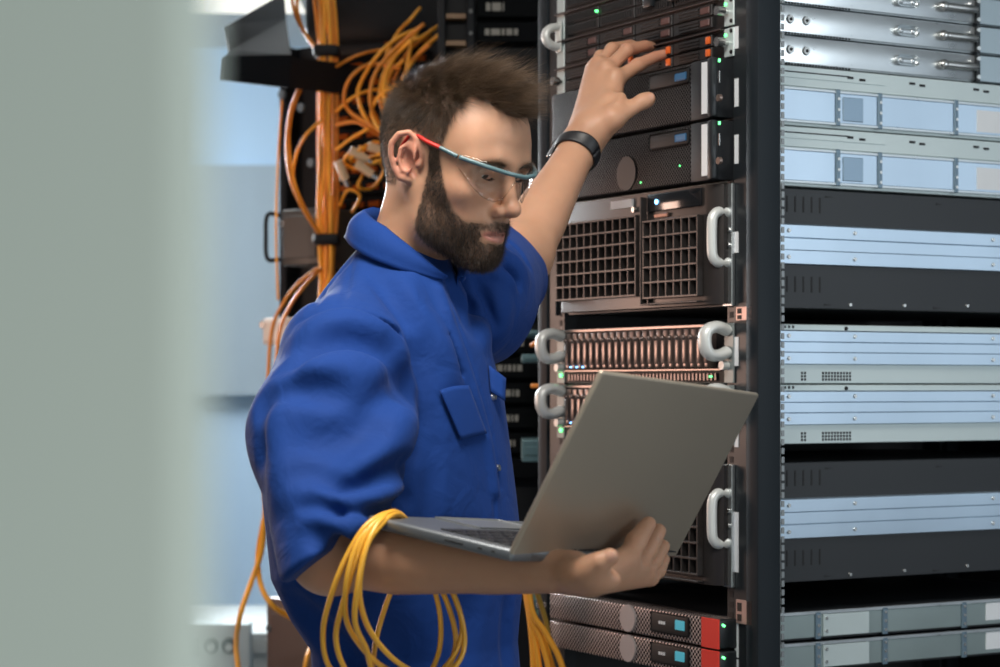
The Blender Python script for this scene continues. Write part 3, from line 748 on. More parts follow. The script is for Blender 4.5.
MBASE = frame_m(LO, lx_, Vn(ly_ - lx_ * (ly_ @ lx_)), lz_)
m = MB().box((0, 0, 0), (LDP, LWD * .90, .0125), .004, 3); basep = lchild(m, 'base', MBASE, GREY2, smooth=True)
def sub(mb, name, M, mats, par, **k):
    mb.xf(M); o = mb.build(name, mats, **k); o.parent = par; o.matrix_parent_inverse = par.matrix_parent_inverse.copy() if par.parent else Matrix(); o.matrix_parent_inverse = Matrix.Translation(lap_e.location).inverted() if par is lap_e else Matrix(); return o
m = MB()
for r_ in range(6):
    n_ = [14, 14, 13, 12, 12, 9][r_]; y0 = .018; w_ = (LWD - .036) / n_; x0 = LDP * .42 - r_ * .0182 + .028
    for c_ in range(n_):
        ww = w_ if not (r_ == 5 and c_ == 4) else w_
        m.box((x0 - .0155, y0 + c_ * w_ + .0012, .0125), (x0, y0 + (c_ + 1) * w_ - .0012, .0140), .0012, 1)
kb = lchild(m, 'keyboard', MBASE, KEYM)
lchild(MB().box((LDP * .64, LWD * .32, .0122), (LDP * .97, LWD * .68, .01275), .002, 1), 'touchpad', MBASE, mat('pad', (.20, .21, .22), .3, .3))
for a_, b_ in ((.060, .026), (.036, .0075), (.020, .0065)):
    lchild(MB().box((a_, -.0004, .0042), (a_ + b_, .003, .0078), .0012, 1), 'port', MBASE, PORT)
lidx = Vn(LL - LO); MLID = frame_m(LO + lz_ * .006, lidx, ly_, -LN)
LH = np.linalg.norm(LL - LO)
lid = lchild(MB().box((0, 0, 0), (LH, LWD, .0065), .0028, 3), 'lid', MLID, GREY, smooth=True)
lchild(MB().box((.010, .006, .0064), (LH - .006, LWD - .006, .0072), .001, 1), 'screen', MLID, mat('screen_glass', (.012, .013, .016), .12))
lchild(MB().cyl((0, LWD * .10, .004), (0, LWD * .80, .004), .0055, 16), 'hinge', MLID, GREY2, smooth=True)

# yellow cable coil hung over the forearm
YEL = mat('yellow_jacket', (.86, .43, .04), .38, coat=.2)
coil_loops = [
 [(392, 513, 2.165), (368, 524, 2.135), (349, 552, 2.128), (333, 590, 2.13), (323, 632, 2.15), (330, 668, 2.17), (360, 690, 2.20), (410, 690, 2.24), (447, 665, 2.26), (462, 632, 2.265), (454, 595, 2.265), (430, 555, 2.262), (410, 528, 2.235)],
 [(390, 515, 2.160), (370, 528, 2.132), (356, 560, 2.124), (344, 600, 2.13), (336, 640, 2.15), (350, 676, 2.17), (385, 700, 2.20), (430, 690, 2.24), (455, 650, 2.27), (448, 605, 2.272), (425, 560, 2.27), (406, 526, 2.228)],
 [(396, 512, 2.170), (375, 522, 2.140), (357, 545, 2.125), (347, 580, 2.122), (346, 618, 2.135), (360, 645, 2.16), (385, 668, 2.19), (420, 680, 2.24), (438, 655, 2.275), (440, 615, 2.278), (428, 570, 2.275), (412, 530, 2.24)],
 [(388, 517, 2.155), (372, 534, 2.128), (362, 565, 2.118), (360, 600, 2.125), (372, 634, 2.15), (400, 664, 2.18), (438, 678, 2.23), (462, 655, 2.26), (462, 620, 2.262), (444, 575, 2.258), (414, 532, 2.225)],
 [(398, 514, 2.172), (380, 526, 2.138), (366, 548, 2.122), (358, 585, 2.118), (355, 622, 2.13), (366, 648, 2.16), (372, 668, 2.19), (376, 640, 2.255), (386, 605, 2.262), (400, 570, 2.262), (414, 535, 2.238)],
]
VV, FF, off = [], [], 0
for lp in coil_loops:
    q = spline([P(*p) for p in lp], 9, True); v, f_ = tube_np(q, .0030, 8, True); VV.append(v); FF.append(np.array(f_) + off); off += len(v)
mesh_np('cable_coil', np.concatenate(VV), np.concatenate(FF), YEL, label="coil of yellow patch cable hung over the man's right forearm", cat='cable')
# ================================================================ the open rack on the right and its servers
RA = math.radians(-60); RC = np.array([.2155, 3.2087]); CX, SX = math.cos(RA), math.sin(RA)       # local x = to the right along the front, y = into the rack
def FXL(px, y=0.0):        # local x of the front plane seen in column px
    t = (px - 500) / F; return (t * (RC[1] + CX * y) - RC[0] + SX * y) / (CX - t * SX)
def SYL(px, x=.222):       # local y on the side plane seen in column px
    t = (px - 500) / F; return (t * (RC[1] + SX * x) - RC[0] - CX * x) / (-SX - t * CX)
def ZAT(x, y, py): Y = RC[1] + SX * x + CX * y; return ZC + (HOR - py) / F * Y
U = .04445; ZT = 1.8486     # underside of the third unit
BLACK = mat('rack_black', (.012, .015, .018), .42, noise=(9, .12)); SLATE = mat('post_slate', (.009, .0135, .018), .6, spec=.22, noise=(5, .08)); DARK = mat('recess_black', (.004, .004, .005), .6)
GALV = mat('galvanised_steel', (.62, .66, .68), .30, .92, noise=(22, .10, (1, 1, 3))); ZINC = mat('zinc_rail', (.56, .68, .80), .30, .95, noise=(5, .22, (1, 1, .5)))  # ZINC noise puts blotchy reflections into the rail colour
WHITE_ST = mat('pale_painted_steel', (.55, .63, .63), .38, .35, noise=(12, .06)); CHAS = mat('black_chassis', (.014, .0165, .020), .42, noise=(8, .12)); CAST = mat('cast_white_metal', (.66, .68, .66), .4, .25)
STEELS = mat('screw_steel', (.66, .66, .64), .25, 1.0); STICK = mat('white_sticker', (.72, .74, .76), .6); ORANGE = mat('orange_latch', (.75, .13, .02), .4); BRONZE = mat('bezel_bronze', (.046, .040, .038), .36, .45)
DRIVE = mat('drive_dark', (.035, .033, .034), .38, .4); REDL = mat('red_label', (.75, .035, .02), .5); CYAN = mat('cyan_panel', (.06, .32, .42), .4, emit=(.08, .5, .62), estr=.35); BLUEP = mat('blue_tab', (.03, .12, .25), .4)
def led(name, c, s): return mat(name, c, .4, emit=c, estr=s)
LGREEN, LBLUE = led('led_green', (.12, .9, .25), 3.0), led('led_blue', (.2, .5, 1.0), 5.0)
def perf(name, col, sp, rad, metal=.6, rough=.35):
    """plate with staggered round holes, pattern in local x, z"""
    m = mat(name, col, rough, metal); nt = m.node_tree; b = nt.nodes['Principled BSDF']; tc = nt.nodes['Texture Coordinate']
    def grid(off):
        a = nt.nodes.new('ShaderNodeVectorMath'); a.operation = 'MULTIPLY_ADD'; a.inputs[1].default_value = (1 / sp, 0, 1 / (sp * .577 * 2 * .87)); a.inputs[2].default_value = (off, 0, off); nt.links.new(tc.outputs['Object'], a.inputs[0])
        f = nt.nodes.new('ShaderNodeVectorMath'); f.operation = 'FRACTION'; nt.links.new(a.outputs[0], f.inputs[0])
        s = nt.nodes.new('ShaderNodeVectorMath'); s.operation = 'SUBTRACT'; s.inputs[1].default_value = (.5, 0, .5); nt.links.new(f.outputs[0], s.inputs[0])
        l = nt.nodes.new('ShaderNodeVectorMath'); l.operation = 'LENGTH'; nt.links.new(s.outputs[0], l.inputs[0]); return l.outputs['Value']
    mn = nt.nodes.new('ShaderNodeMath'); mn.operation = 'MINIMUM'; nt.links.new(grid(0), mn.inputs[0]); nt.links.new(grid(.5), mn.inputs[1])
    mr = nt.nodes.new('ShaderNodeMapRange'); mr.inputs[1].default_value = rad - .05; mr.inputs[2].default_value = rad + .05; nt.links.new(mn.outputs[0], mr.inputs[0])
    mx = nt.nodes.new('ShaderNodeMix'); mx.data_type = 'RGBA'; mx.inputs[6].default_value = (.003, .003, .004, 1); mx.inputs[7].default_value = (*col, 1); nt.links.new(mr.outputs[0], mx.inputs['Factor']); nt.links.new(mx.outputs[2], b.inputs['Base Color'])
    mm = nt.nodes.new('ShaderNodeMath'); mm.operation = 'MULTIPLY'; mm.inputs[1].default_value = metal; nt.links.new(mr.outputs[0], mm.inputs[0]); nt.links.new(mm.outputs[0], b.inputs['Metallic'])
    sp_ = nt.nodes.new('ShaderNodeMath'); sp_.operation = 'MULTIPLY'; sp_.inputs[1].default_value = .5; nt.links.new(mr.outputs[0], sp_.inputs[0]); nt.links.new(sp_.outputs[0], b.inputs['Specular IOR Level'])
    bp = nt.nodes.new('ShaderNodeBump'); bp.inputs['Distance'].default_value = .001; bp.inputs['Strength'].default_value = .6; nt.links.new(mr.outputs[0], bp.inputs['Height']); nt.links.new(bp.outputs[0], b.inputs['Normal']); return m
PERF = perf('perforated_bezel', (.060, .056, .055), .0064, .30, .5, .42); PERF1 = perf('perforated_bezel_fine', (.60, .50, .465), .0082, .31, .45)
def at_rack(name, z=0.0, **k): return empty(name, (RC[0], RC[1], z), RA, **k)

rack = at_rack('server_rack', label='tall black open-sided server rack the man is reaching into', cat='rack')
RH, RD = 2.15, .90
for sx in (-1, 1):
    x0, x1 = (.2705, .300) if sx > 0 else (-.300, -.2705)
    MB().box((x0, -.004, 0), (x1, .036, RH), .0025, 2).build('post', SLATE, rack, smooth=True)
    MB().box((x0, RD - .04, 0), (x1, RD, RH), .003, 2).build('post', SLATE, rack, smooth=True)
    # punched strip behind the corner post
    m = MB(); m.box((x0 + .004 if sx > 0 else x0, .036, 0), (x1 - .001 if sx > 0 else x1 - .004, .0365, RH))
    z = .02
    xs = x1 - .0012 if sx > 0 else x0 - .0012
    while z < RH - .03: m.box((xs, .0372, z), (xs + .0020, .0418, z + .0085)); z += .0125
    m.build('punched_strip', [mat('strip_grey', (.22, .24, .25), .4, .5)], rack)
    m = MB(); a, b = (.2225, .2700) if sx > 0 else (-.2700, -.2225)
    m.box((a, .0, .03), (b, .003, RH - .03)); m.box((b - .003 if sx > 0 else a, .003, .03), (b if sx > 0 else a + .003, .05, RH - .03)); m.mi = 1
    n = int((RH - .1) / (U / 3)); hx = .2325 * sx
    for i in range(n):
        zz = ZT - 1.82 + .04 + i * U / 3
        if i % 3 != 2 or True: m.box((hx - .0042, -.0006, zz), (hx + .0042, .0004, zz + .0088))
    m.build('mounting_rail', [BLACK, DARK], rack)
    MB().box((a, RD - .10, .03), (b, RD - .097, RH - .03)).build('mounting_rail', BLACK, rack)
MB().box((-.30, -.004, RH), (.30, RD, RH + .035), .004).build('top_panel', BLACK, rack, smooth=True)
MB().box((-.30, -.004, .0), (.30, RD, .06), .004).build('base', BLACK, rack, smooth=True)
MB().box((-.296, .06, .06), (-.290, RD - .05, RH)).build('side_panel', mat('panel_black', (.010, .011, .012), .5), rack)
MB().box((-.29, RD - .012, .06), (.29, RD - .006, RH)).build('back_door', mat('mesh_black', (.008, .009, .010), .6), rack)
# stickers on the right-hand rail
for (y0, y1) in ((27, 49), (79, 107), (135, 164), (232, 253), (337, 366), (424, 447), (512, 572), (619, 657), (659, 700)):
    x0 = FXL(734.5, -.001); z1, z0 = ZAT(x0, 0, y0), ZAT(x0, 0, y1)
    MB().box((x0, -.0012, z0), (x0 + .0085, .0, z1)).build('label_strip', STICK, rack, label='white label strip')
for py in (307, 599):   # salmon coloured clip brackets
    xa = FXL(738); z1, z0 = ZAT(xa, 0, py), ZAT(xa, 0, py + (14 if py < 400 else 24)); m = MB(); m.box((xa, -.004, z0), (xa + .038, -.001, z1), .0008, 1); m.mi = 1
    for dx in (.004,):
        m.box((xa + dx, -.0046, z0 + (z1 - z0) * .52), (xa + dx + .010, -.0038, z0 + (z1 - z0) * .88)); m.box((xa + dx, -.0046, z0 + (z1 - z0) * .12), (xa + dx + .010, -.0038, z0 + (z1 - z0) * .40))
    m.build('clip_bracket', [mat('salmon_steel', (.52, .36, .32), .4, .5), DARK], rack, label='salmon-tinted clip bracket')
for z in (1.471, 1.268, 1.072):   # dark shelf plates that carry the heavy units
    pass

# ---- helpers for servers. every server: Empty at its underside, front centre
def server(name, z, label, group=None): return at_rack(name, z, label=label, cat='server', group=group)
def chassis(s, h, m, depth=.70, y0=.004, w=.2180, name='chassis'):
    return MB().box((-w, y0, .001), (w, y0 + depth, h - .001), .001, 1).build(name, m, s)
def ear(s, sx, h, m, y=0.0, knob=True, w0=.2180, w1=.2410, knobs=None):
    a, b = (w0, w1) if sx > 0 else (-w1, -w0)
    MB().box((a, y - .003, .0015), (b, y, h - .0015), .0008, 1).build('ear', m, s)
    if knob:
        cx = (a + b) / 2 - .004 * sx; c = (cx, y - .003, h * .5)
        mb = MB(); mb.cyl(c, (cx, y - .010, h * .5), .0045, 16); mb.cyl((cx, y - .010, h * .5), (cx, y - .022, h * .5), .0075, 18, .0068); mb.build('thumb_screw', STEELS, s, smooth=True)
def hook_handle(s, sx, h, z0, z1, m, y=-.003, out=.036, big=False):
    """cast ring-shaped pull on an ear"""
    cx = .2285 * sx; pts = []
    for t in np.linspace(0, math.pi, 14): pts.append((cx, y - out * math.sin(t) ** .8, (z0 + z1) / 2 - (z1 - z0) / 2 * math.cos(t)))
    mb = MB(); mb.tube(pts, .0062 if not big else .0085, 12, flat=(1, .8)); mb.box((cx - .009, y - .003, z0 - .008), (cx + .009, y, z1 + .008), .002, 2)
    return mb.build('pull_handle', m, s, smooth=True)
def side_rail(s, h, z0, z1, y0=.055, y1=.78, x=.2180, th=.0065, hooks=True):
    """stepped aluminium slide along the right flank"""
    hh = z1 - z0; mb = MB(); a, b, c, d = z0, z0 + hh * .36, z0 + hh * .66, z1
    mb.prism([(x, a), (x + th, a + .0015), (x + th, b - .001), (x + th * .62, b + .0008), (x + th * .62, c - .001), (x + th, c + .0008), (x + th, d - .002), (x + th * .7, d), (x, d)], 'y', y0, y1)
    o = mb.build('slide_rail', ZINC, s, smooth=True, ang=25)
    for px in (786, 852, 990):
        for zz in ((a + b) / 2, (c + d) / 2):
            yy = SYL(px, x); MB().cyl((x + th - .001, yy, zz), (x + th + .0022, yy, zz), .0036, 14, .0026).build('screw', STEELS, o, smooth=True)
    if hooks:
        mb = MB(); mb.prism([(y0 - .004, d + .001), (y0 + .003, d + .001), (y0 + .003, a - .002), (y0 + .024, a - .001), (y0 + .004, a - .016), (y0 - .004, a - .018)], 'x', x + .001, x + .004); mb.build('rail_hook', ZINC, s)
    return o
def slots(s, z, h, n=5, px0=787, x=.2180, gap=8.2):
    mb = MB()
    for i in range(n): yy = SYL(px0 + i * gap, x); mb.box((x - .0004, yy - .0018, z), (x + .0006, yy + .0018, z + h), .0005, 1)
    mb.build('vent', DARK, s)
def studs(s, pts, x=.2180, m=None):
    for px, zz in pts: yy = SYL(px, x); MB().cyl((x, yy, zz), (x + .0022, yy, zz), .0032, 12, .0024).build('screw', m or STEELS, s, smooth=True)
def marks(s, pts, x=.2180):
    for px, zz in pts: yy = SYL(px, x); MB().prism([(yy, zz - .0016), (yy + .012, zz - .0004), (yy + .015, zz), (yy + .012, zz + .0004), (yy, zz + .0016)], 'x', x - .0003, x + .0005).build('key_slot', DARK, s)

# ---- thin silver units at the top: three flat drawers with front drive bays
def silver_unit(z, label, ornate):
    s = server('server', z, label, 'thin silver-sided servers at the top of the rack'); x = .2180; h = U
    chassis(s, h, GALV); yb = SYL(975, x)
    MB().box((x, .06, .003), (x + .004, yb - .004, h - .003), .0012, 2).build('flank_panel', GALV, s, smooth=True)
    MB().box((x, yb + .004, .002), (x + .006, .70, h - .002), .001, 1).build('flank_panel', mat('flank_blue', (.42, .50, .54), .34, .8) if 'flank_blue' not in bpy.data.materials else bpy.data.materials['flank_blue'], s)
    mb = MB(); mb.box((x - .001, yb - .004, .001), (x + .0085, yb + .003, h - .001)); lt = mb.build('latch_strip', BLACK, s)
    for zz in (.008, h - .008): MB().cyl((x + .008, yb - .001, zz), (x + .0105, yb - .001, zz), .0035, 10).build('rivet', STEELS, lt)
    for px in (788, 804): yy = SYL(px, x); mb = MB(); mb.cyl((x + .003, yy, h * .5), (x + .0075, yy, h * .5), .0072, 20, .0056); mb.mi = 1; mb.cyl((x + .0070, yy, h * .5), (x + .0080, yy, h * .5), .0026, 10); mb.build('stud', [STEELS, DARK], s, smooth=True)
    ya, yb2 = SYL(893, x), SYL(915, x); mb = MB(); mb.box((x + .003, ya, h * .33), (x + .0068, yb2, h * .70), .0075, 4)
    for yy in (ya + .010, yb2 - .010): mb.sph((x + .0068, yy, h * .52), .0042, 10, (.6, 1, 1))
    mb.build('rivet_plate', GALV, s, smooth=True)
    ya, yb2 = SYL(940, x), SYL(972, x); mb = MB(); mb.tube([(x + .008, ya, h * .5), (x + .010, ya + .01, h * .5), (x + .010, yb2 - .004, h * .5), (x + .008, yb2, h * .5)], .0062, 12); mb.sph((x + .008, ya, h * .5), .0085, 12); mb.build('slide_pin', STEELS, s, smooth=True)
    mb = MB(); n = 0
    for px in range(784, 850, 3): yy = SYL(px, x); mb.box((x + .0028, yy, .0004), (x + .0044, yy + .0022, .0030))
    mb.build('vent', DARK, s)
    # front: two rows of drives in four blocks
    MB().box((-.2180, -.002, .001), (.2180, .006, h - .001)).build('front_frame', DARK, s)
    MB().box((-.2400, -.010, h - .0034), (.2180, -.001, h - .0010), .0006, 1).build('front_lip', mat('lip_steel', (.13, .10, .095), .35, .7) if 'lip_steel' not in bpy.data.materials else bpy.data.materials['lip_steel'], s)
    first = None
    for c in range(4):
        for r in range(2):
            x0 = -.208 + c * .1015; z0_ = .0045 + r * .0180; w = .097
            if ornate == 0:
                mb = MB(); mb.box((x0, -.006, z0_), (x0 + w, -.0015, z0_ + .0165), .0008, 1)
                for k in range(14): mb.box((x0 + .006 + k * .006, -.0085, z0_ + .003), (x0 + .0085 + k * .006, -.0055, z0_ + .0135))
                mb.build('drive_bay', DRIVE, s)
            else:
                mb = MB(); mb.box((x0, -.007, z0_), (x0 + w, -.0015, z0_ + .0158), .0008, 1)
                for k in range(3): mb.box((x0 + .016, -.0095, z0_ + .002 + k * .0046), (x0 + w - .030, -.0065, z0_ + .0045 + k * .0046))
                d = mb.build('drive_bay', DRIVE, s)
                if ornate == 2: MB().box((x0 + w - .012, -.0105, z0_ + .0025), (x0 + w - .002, -.0065, z0_ + .0135), .0015, 2).build('latch', ORANGE, d, smooth=True, label='orange latch')
                else: MB().box((x0 + w - .026, -.0095, z0_ + .003), (x0 + w - .004, -.0065, z0_ + .0130), .001, 1).build('latch', mat('latch_brown', (.10, .045, .04), .4) if 'latch_brown' not in bpy.data.materials else bpy.data.materials['latch_brown'], d)
    ear(s, 1, h, WHITE_ST); ear(s, -1, h, WHITE_ST, knob=ornate == 2)
    for sx in (1,): MB().box((.2205, -.0045, h * .70), (.2245, -.003, h * .80)).build('status_light', LGREEN, s, label='small green status light')
    for zz in (h * .18, h * .86): MB().cyl((.236, -.0045, zz), (.236, -.003, zz), .003, 10).build('screw', DARK, s)
    return s
silver_unit(ZT + 2 * U, 'thin server with black louvred front, top one fully in the rack', 0)
silver_unit(ZT + 3 * U, 'topmost server cut by the upper picture edge', 0)
silver_unit(ZT + U, 'thin server with brown drive latches, above the orange-latched one', 1)
s = silver_unit(ZT, "thin server with orange drive latches under the man's fingertips", 2)
top_s = [o for o in bpy.data.objects if o.name.startswith('server') and o.parent is None and o.get('category') == 'server']
for o, q in ((top_s[0], None),):
    hook_handle(o, -1, U, -.010, .022, CAST, y=-.0062, out=.026, big=True)
    for px in (602, 656): MB().cyl((FXL(px), -.012, .030), (FXL(px), -.008, .030), .0022, 8).build('status_light', LGREEN, o, label='small green status light')
    for px in (655, 680): MB().box((FXL(px) - .012, -.016, .012), (FXL(px) + .012, -.006, .032), .003, 2).build('latch', BLACK, o, smooth=True)

# ---- two perforated 2U servers
def perf_unit(z, label, green):
    s = server('server', z, label, 'perforated two-unit servers'); h = 2 * U; x = .2180
    chassis(s, h, WHITE_ST)
    MB().box((-.213, -.030, .002), (.176, .002, h - .002), .004, 3).build('bezel', PERF, s, smooth=True)
    MB().box((.1765, -.0325, .002), (.236, .002, h - .002), .002, 2).build('bezel_end', mat('bezel_black', (.014, .016, .019), .5, spec=.25) if 'bezel_black' not in bpy.data.materials else bpy.data.materials['bezel_black'], s, smooth=True)
    MB().box((FXL(702, -.033) , -.0340, h * .10), (FXL(713, -.033), -.0325, h * .93)).build('white_label', STICK, s, label='blank white label')
    MB().box((.226, -.040, .002), (.2405, -.028, h - .002), .004, 2).build('latch_bar', BLACK, s, smooth=True)
    MB().cyl((FXL(721, -.033), -.034, h * .30), (FXL(721, -.033), -.0385, h * .30), .0055, 16, .005).build('power_button', mat('button_brown', (.20, .15, .13), .35, .6) if 'button_brown' not in bpy.data.materials else bpy.data.materials['button_brown'], s, smooth=True)
    MB().box((FXL(719, -.033), -.0345, h * .88), (FXL(719, -.033) + .004, -.033, h * .93)).build('status_light', LGREEN, s, label='small green status light')
    MB().box((FXL(719, -.033), -.0345, h * .55), (FXL(719, -.033) + .0025, -.033, h * .74)).build('slot', STEELS, s)
    xa, xb = FXL(650, -.03), FXL(690, -.03)
    p_ = MB().box((xa, -.032, h * .66), (xb, -.0285, h * .92), .004, 3).build('display_panel', DARK, s, smooth=True)
    MB().box((xb - .034, -.0332, h * .72), (xb - .006, -.0315, h * .85), .002, 2).build('blue_tab', BLUEP, p_, label='blue pull tab')
    if green:
        for px, f_ in ((680, .33), (641, .15)): MB().cyl((FXL(px, -.03), -.0308, h * f_), (FXL(px, -.03), -.0300, h * f_), .0014, 8).build('status_light', LGREEN, s, label='small green status light')
        cx = FXL(627, -.03); MB().cyl((cx, -.0320, h * .34), (cx, -.0295, h * .34), .026, 32).build('badge', BLACK, s, smooth=True)
    # flank: upper strip with slots, slide channel with brackets
    mb = MB(); mb.box((x, .055, h * .66), (x + .003, .70, h * .99), .0005, 1); mb.box((x + .003, .07, h * .80), (x + .0045, SYL(885), h * .83)); mb.build('flank_strip', WHITE_ST, s)
    for px, f_ in ((846, .86), (858, .84), (908, .86), (918, .84), (972, .86), (982, .84)): yy = SYL(px, x); MB().box((x + .0028, yy, h * f_), (x + .0040, yy + .011, h * f_ + .0035)).build('key_slot', DARK, s)
    MB().box((x + .0028, .09, h * .885), (x + .0036, SYL(850), h * .905)).build('slot', DARK, s)
    MB().box((x, .055, h * .10), (x + .0055, .70, h * .60), .001, 1).build('slide_rail', ZINC, s)
    mb = MB(); mb.box((x, .055, h * .60), (x + .007, .70, h * .635)); mb.box((x, .055, h * .065), (x + .007, .70, h * .10)); mb.build('rail_flange', GALV, s)
    for px in (835, 877, 953):
        yy = SYL(px, x); mb = MB(); mb.box((x + .004, yy - .004, h * .05), (x + .0085, yy + .004, h * .66), .001, 1); mb.mi = 1
        for f_ in (.15, .32, .50): mb.cyl((x + .008, yy, h * f_), (x + .0095, yy, h * f_), .0024, 10)
        mb.build('rail_bracket', [mat('bracket_blue', (.16, .23, .29), .4, .6) if 'bracket_blue' not in bpy.data.materials else bpy.data.materials['bracket_blue'], STEELS], s)
    MB().box((x + .005, SYL(842), h * .14), (x + .0075, SYL(862), h * .54), .0008, 1).build('cover_plate', mat('plate_blue', (.28, .38, .48), .35, .7) if 'plate_blue' not in bpy.data.materials else bpy.data.materials['plate_blue'], s)
    MB().box((x + .0055, SYL(976), h * .14), (x + .0064, SYL(1010), h * .52)).build('side_label', STICK, s, label='white side label')
    ear(s, -1, h, BLACK, knob=False)
    return s
perf_unit(ZT - 2 * U, "perforated server with blue tab just below the man's raised hand", False)
perf_unit(ZT - 4 * U, 'perforated server with round black badge, above the large grille server', True)

# ---- big four-unit grille servers
def grille_unit(z, label):
    s = server('server', z, label, 'four-unit servers with square grilles'); h = 4 * U; x = .2180
    chassis(s, h, CHAS)
    # bezel with a rounded right end
    fr = -.028; xr = FXL(727, -.008); xl = FXL(558, fr)
    mb = MB(); mb.prism([(xl, .002), (xl, -.016), (xl + .006, -.025), (xl + .015, fr), (FXL(705, fr), fr), (FXL(716, fr + .004), fr + .004), (FXL(724, fr + .012), fr + .012), (xr, -.008), (xr, .002)], 'z', .004, h - .002)
    mb.build('bezel', BRONZE, s, smooth=True, ang=35)
    gl0, gl1 = FXL(562, fr), FXL(641, fr); gr0, gr1 = FXL(649, fr), FXL(703, fr)
    def grid(name, a, b, z0, z1, nc, nr):
        MB().box((a, fr - .0012, z0), (b, fr - .0002, z1)).build('grille_recess', DARK, s)
        mb = MB(); cw = (b - a) / nc; rh = (z1 - z0) / nr
        for i in range(nc + 1): mb.box((a + i * cw - .0017, fr - .011, z0), (a + i * cw + .0017, fr - .001, z1), .0008, 1)
        for j in range(nr + 1): mb.box((a - .0017, fr - .0115, z0 + j * rh - .0017), (b + .0017, fr - .001, z0 + j * rh + .0017), .0008, 1)
        return mb.build(name, BRONZE, s)
    grid('grille', gl0, gl1, h * .13, h * .80, 11, 6); grid('grille', gr0, gr1, h * .10, h * .74, 7, 5)
    mb = MB(); mb.box((gr0 - .006, fr - .013, h * .04), (gr0 - .003, fr - .001, h * .95), .001, 1); mb.box((gr0 - .006, fr - .013, h * .04), (gr1 + .004, fr - .001, h * .055), .001, 1); mb.build('panel_edge', BRONZE, s)
    dp = MB().box((gr0, fr - .004, h * .82), (gr1, fr - .0005, h * .97), .002, 2).build('display_panel', mat('panel_gloss', (.010, .011, .013), .12) if 'panel_gloss' not in bpy.data.materials else bpy.data.materials['panel_gloss'], s, smooth=True)
    MB().cyl((FXL(659, fr), fr - .0055, h * .90), (FXL(659, fr), fr - .004, h * .90), .0036, 14).build('status_light', LBLUE, dp, label='round blue status light')
    MB().box((gr0 + .02, fr - .005, h * .765), (gr0 + .055, fr - .0005, h * .80), .001, 1).build('name_plate', mat('plate_copper', (.22, .13, .10), .35, .7) if 'plate_copper' not in bpy.data.materials else bpy.data.materials['plate_copper'], s)
    MB().box((FXL(613, fr), fr - .0045, h * .885), (FXL(634, fr), fr - .0005, h * .955)).build('white_label', STICK, s, label='blank white label')
    MB().cyl((FXL(636, fr), fr - .006, h * .86), (FXL(636, fr), fr - .001, h * .86), .0042, 14).build('lock', STEELS, s, smooth=True)
    # ear strip and D-shaped pull
    for sx in (-1, 1):
        a, b = (.2190, .2410) if sx > 0 else (-.2410, -.2390)
        MB().box((a, -.006, .001), (b, .0, h - .001), .001, 1).build('ear', GALV if sx > 0 else BLACK, s)
    cx = .2290; pts = [(cx, -.004, h * .36), (cx, -.020, h * .355), (cx, -.029, h * .39), (cx, -.032, h * .46), (cx, -.032, h * .66), (cx, -.029, h * .73), (cx, -.020, h * .765), (cx, -.004, h * .76)]
    MB().tube(spline(pts, 5), .0075, 14).build('pull_handle', CAST, s, smooth=True)
    for f_ in (.62, .50): MB().cyl((.2340, -.009, h * f_), (.2340, -.006, h * f_), .0035, 12).build('screw', STEELS, s)
    # flank
    side_rail(s, h, h * .365, h * .70)
    slots(s, h * .80, h * .13); slots(s, h * .14, h * .13)
    marks(s, [(825, .94 * h), (936, .93 * h), (824, .04 * h), (933, .035 * h)]); studs(s, [(850, .045 * h), (904, .05 * h), (967, .06 * h)])
    return s
grille_unit(ZT - 8.03 * U, 'large server with blue light and square grille, above the gap')
grille_unit(1.0895, "large square-grille server low down, partly behind the open laptop")

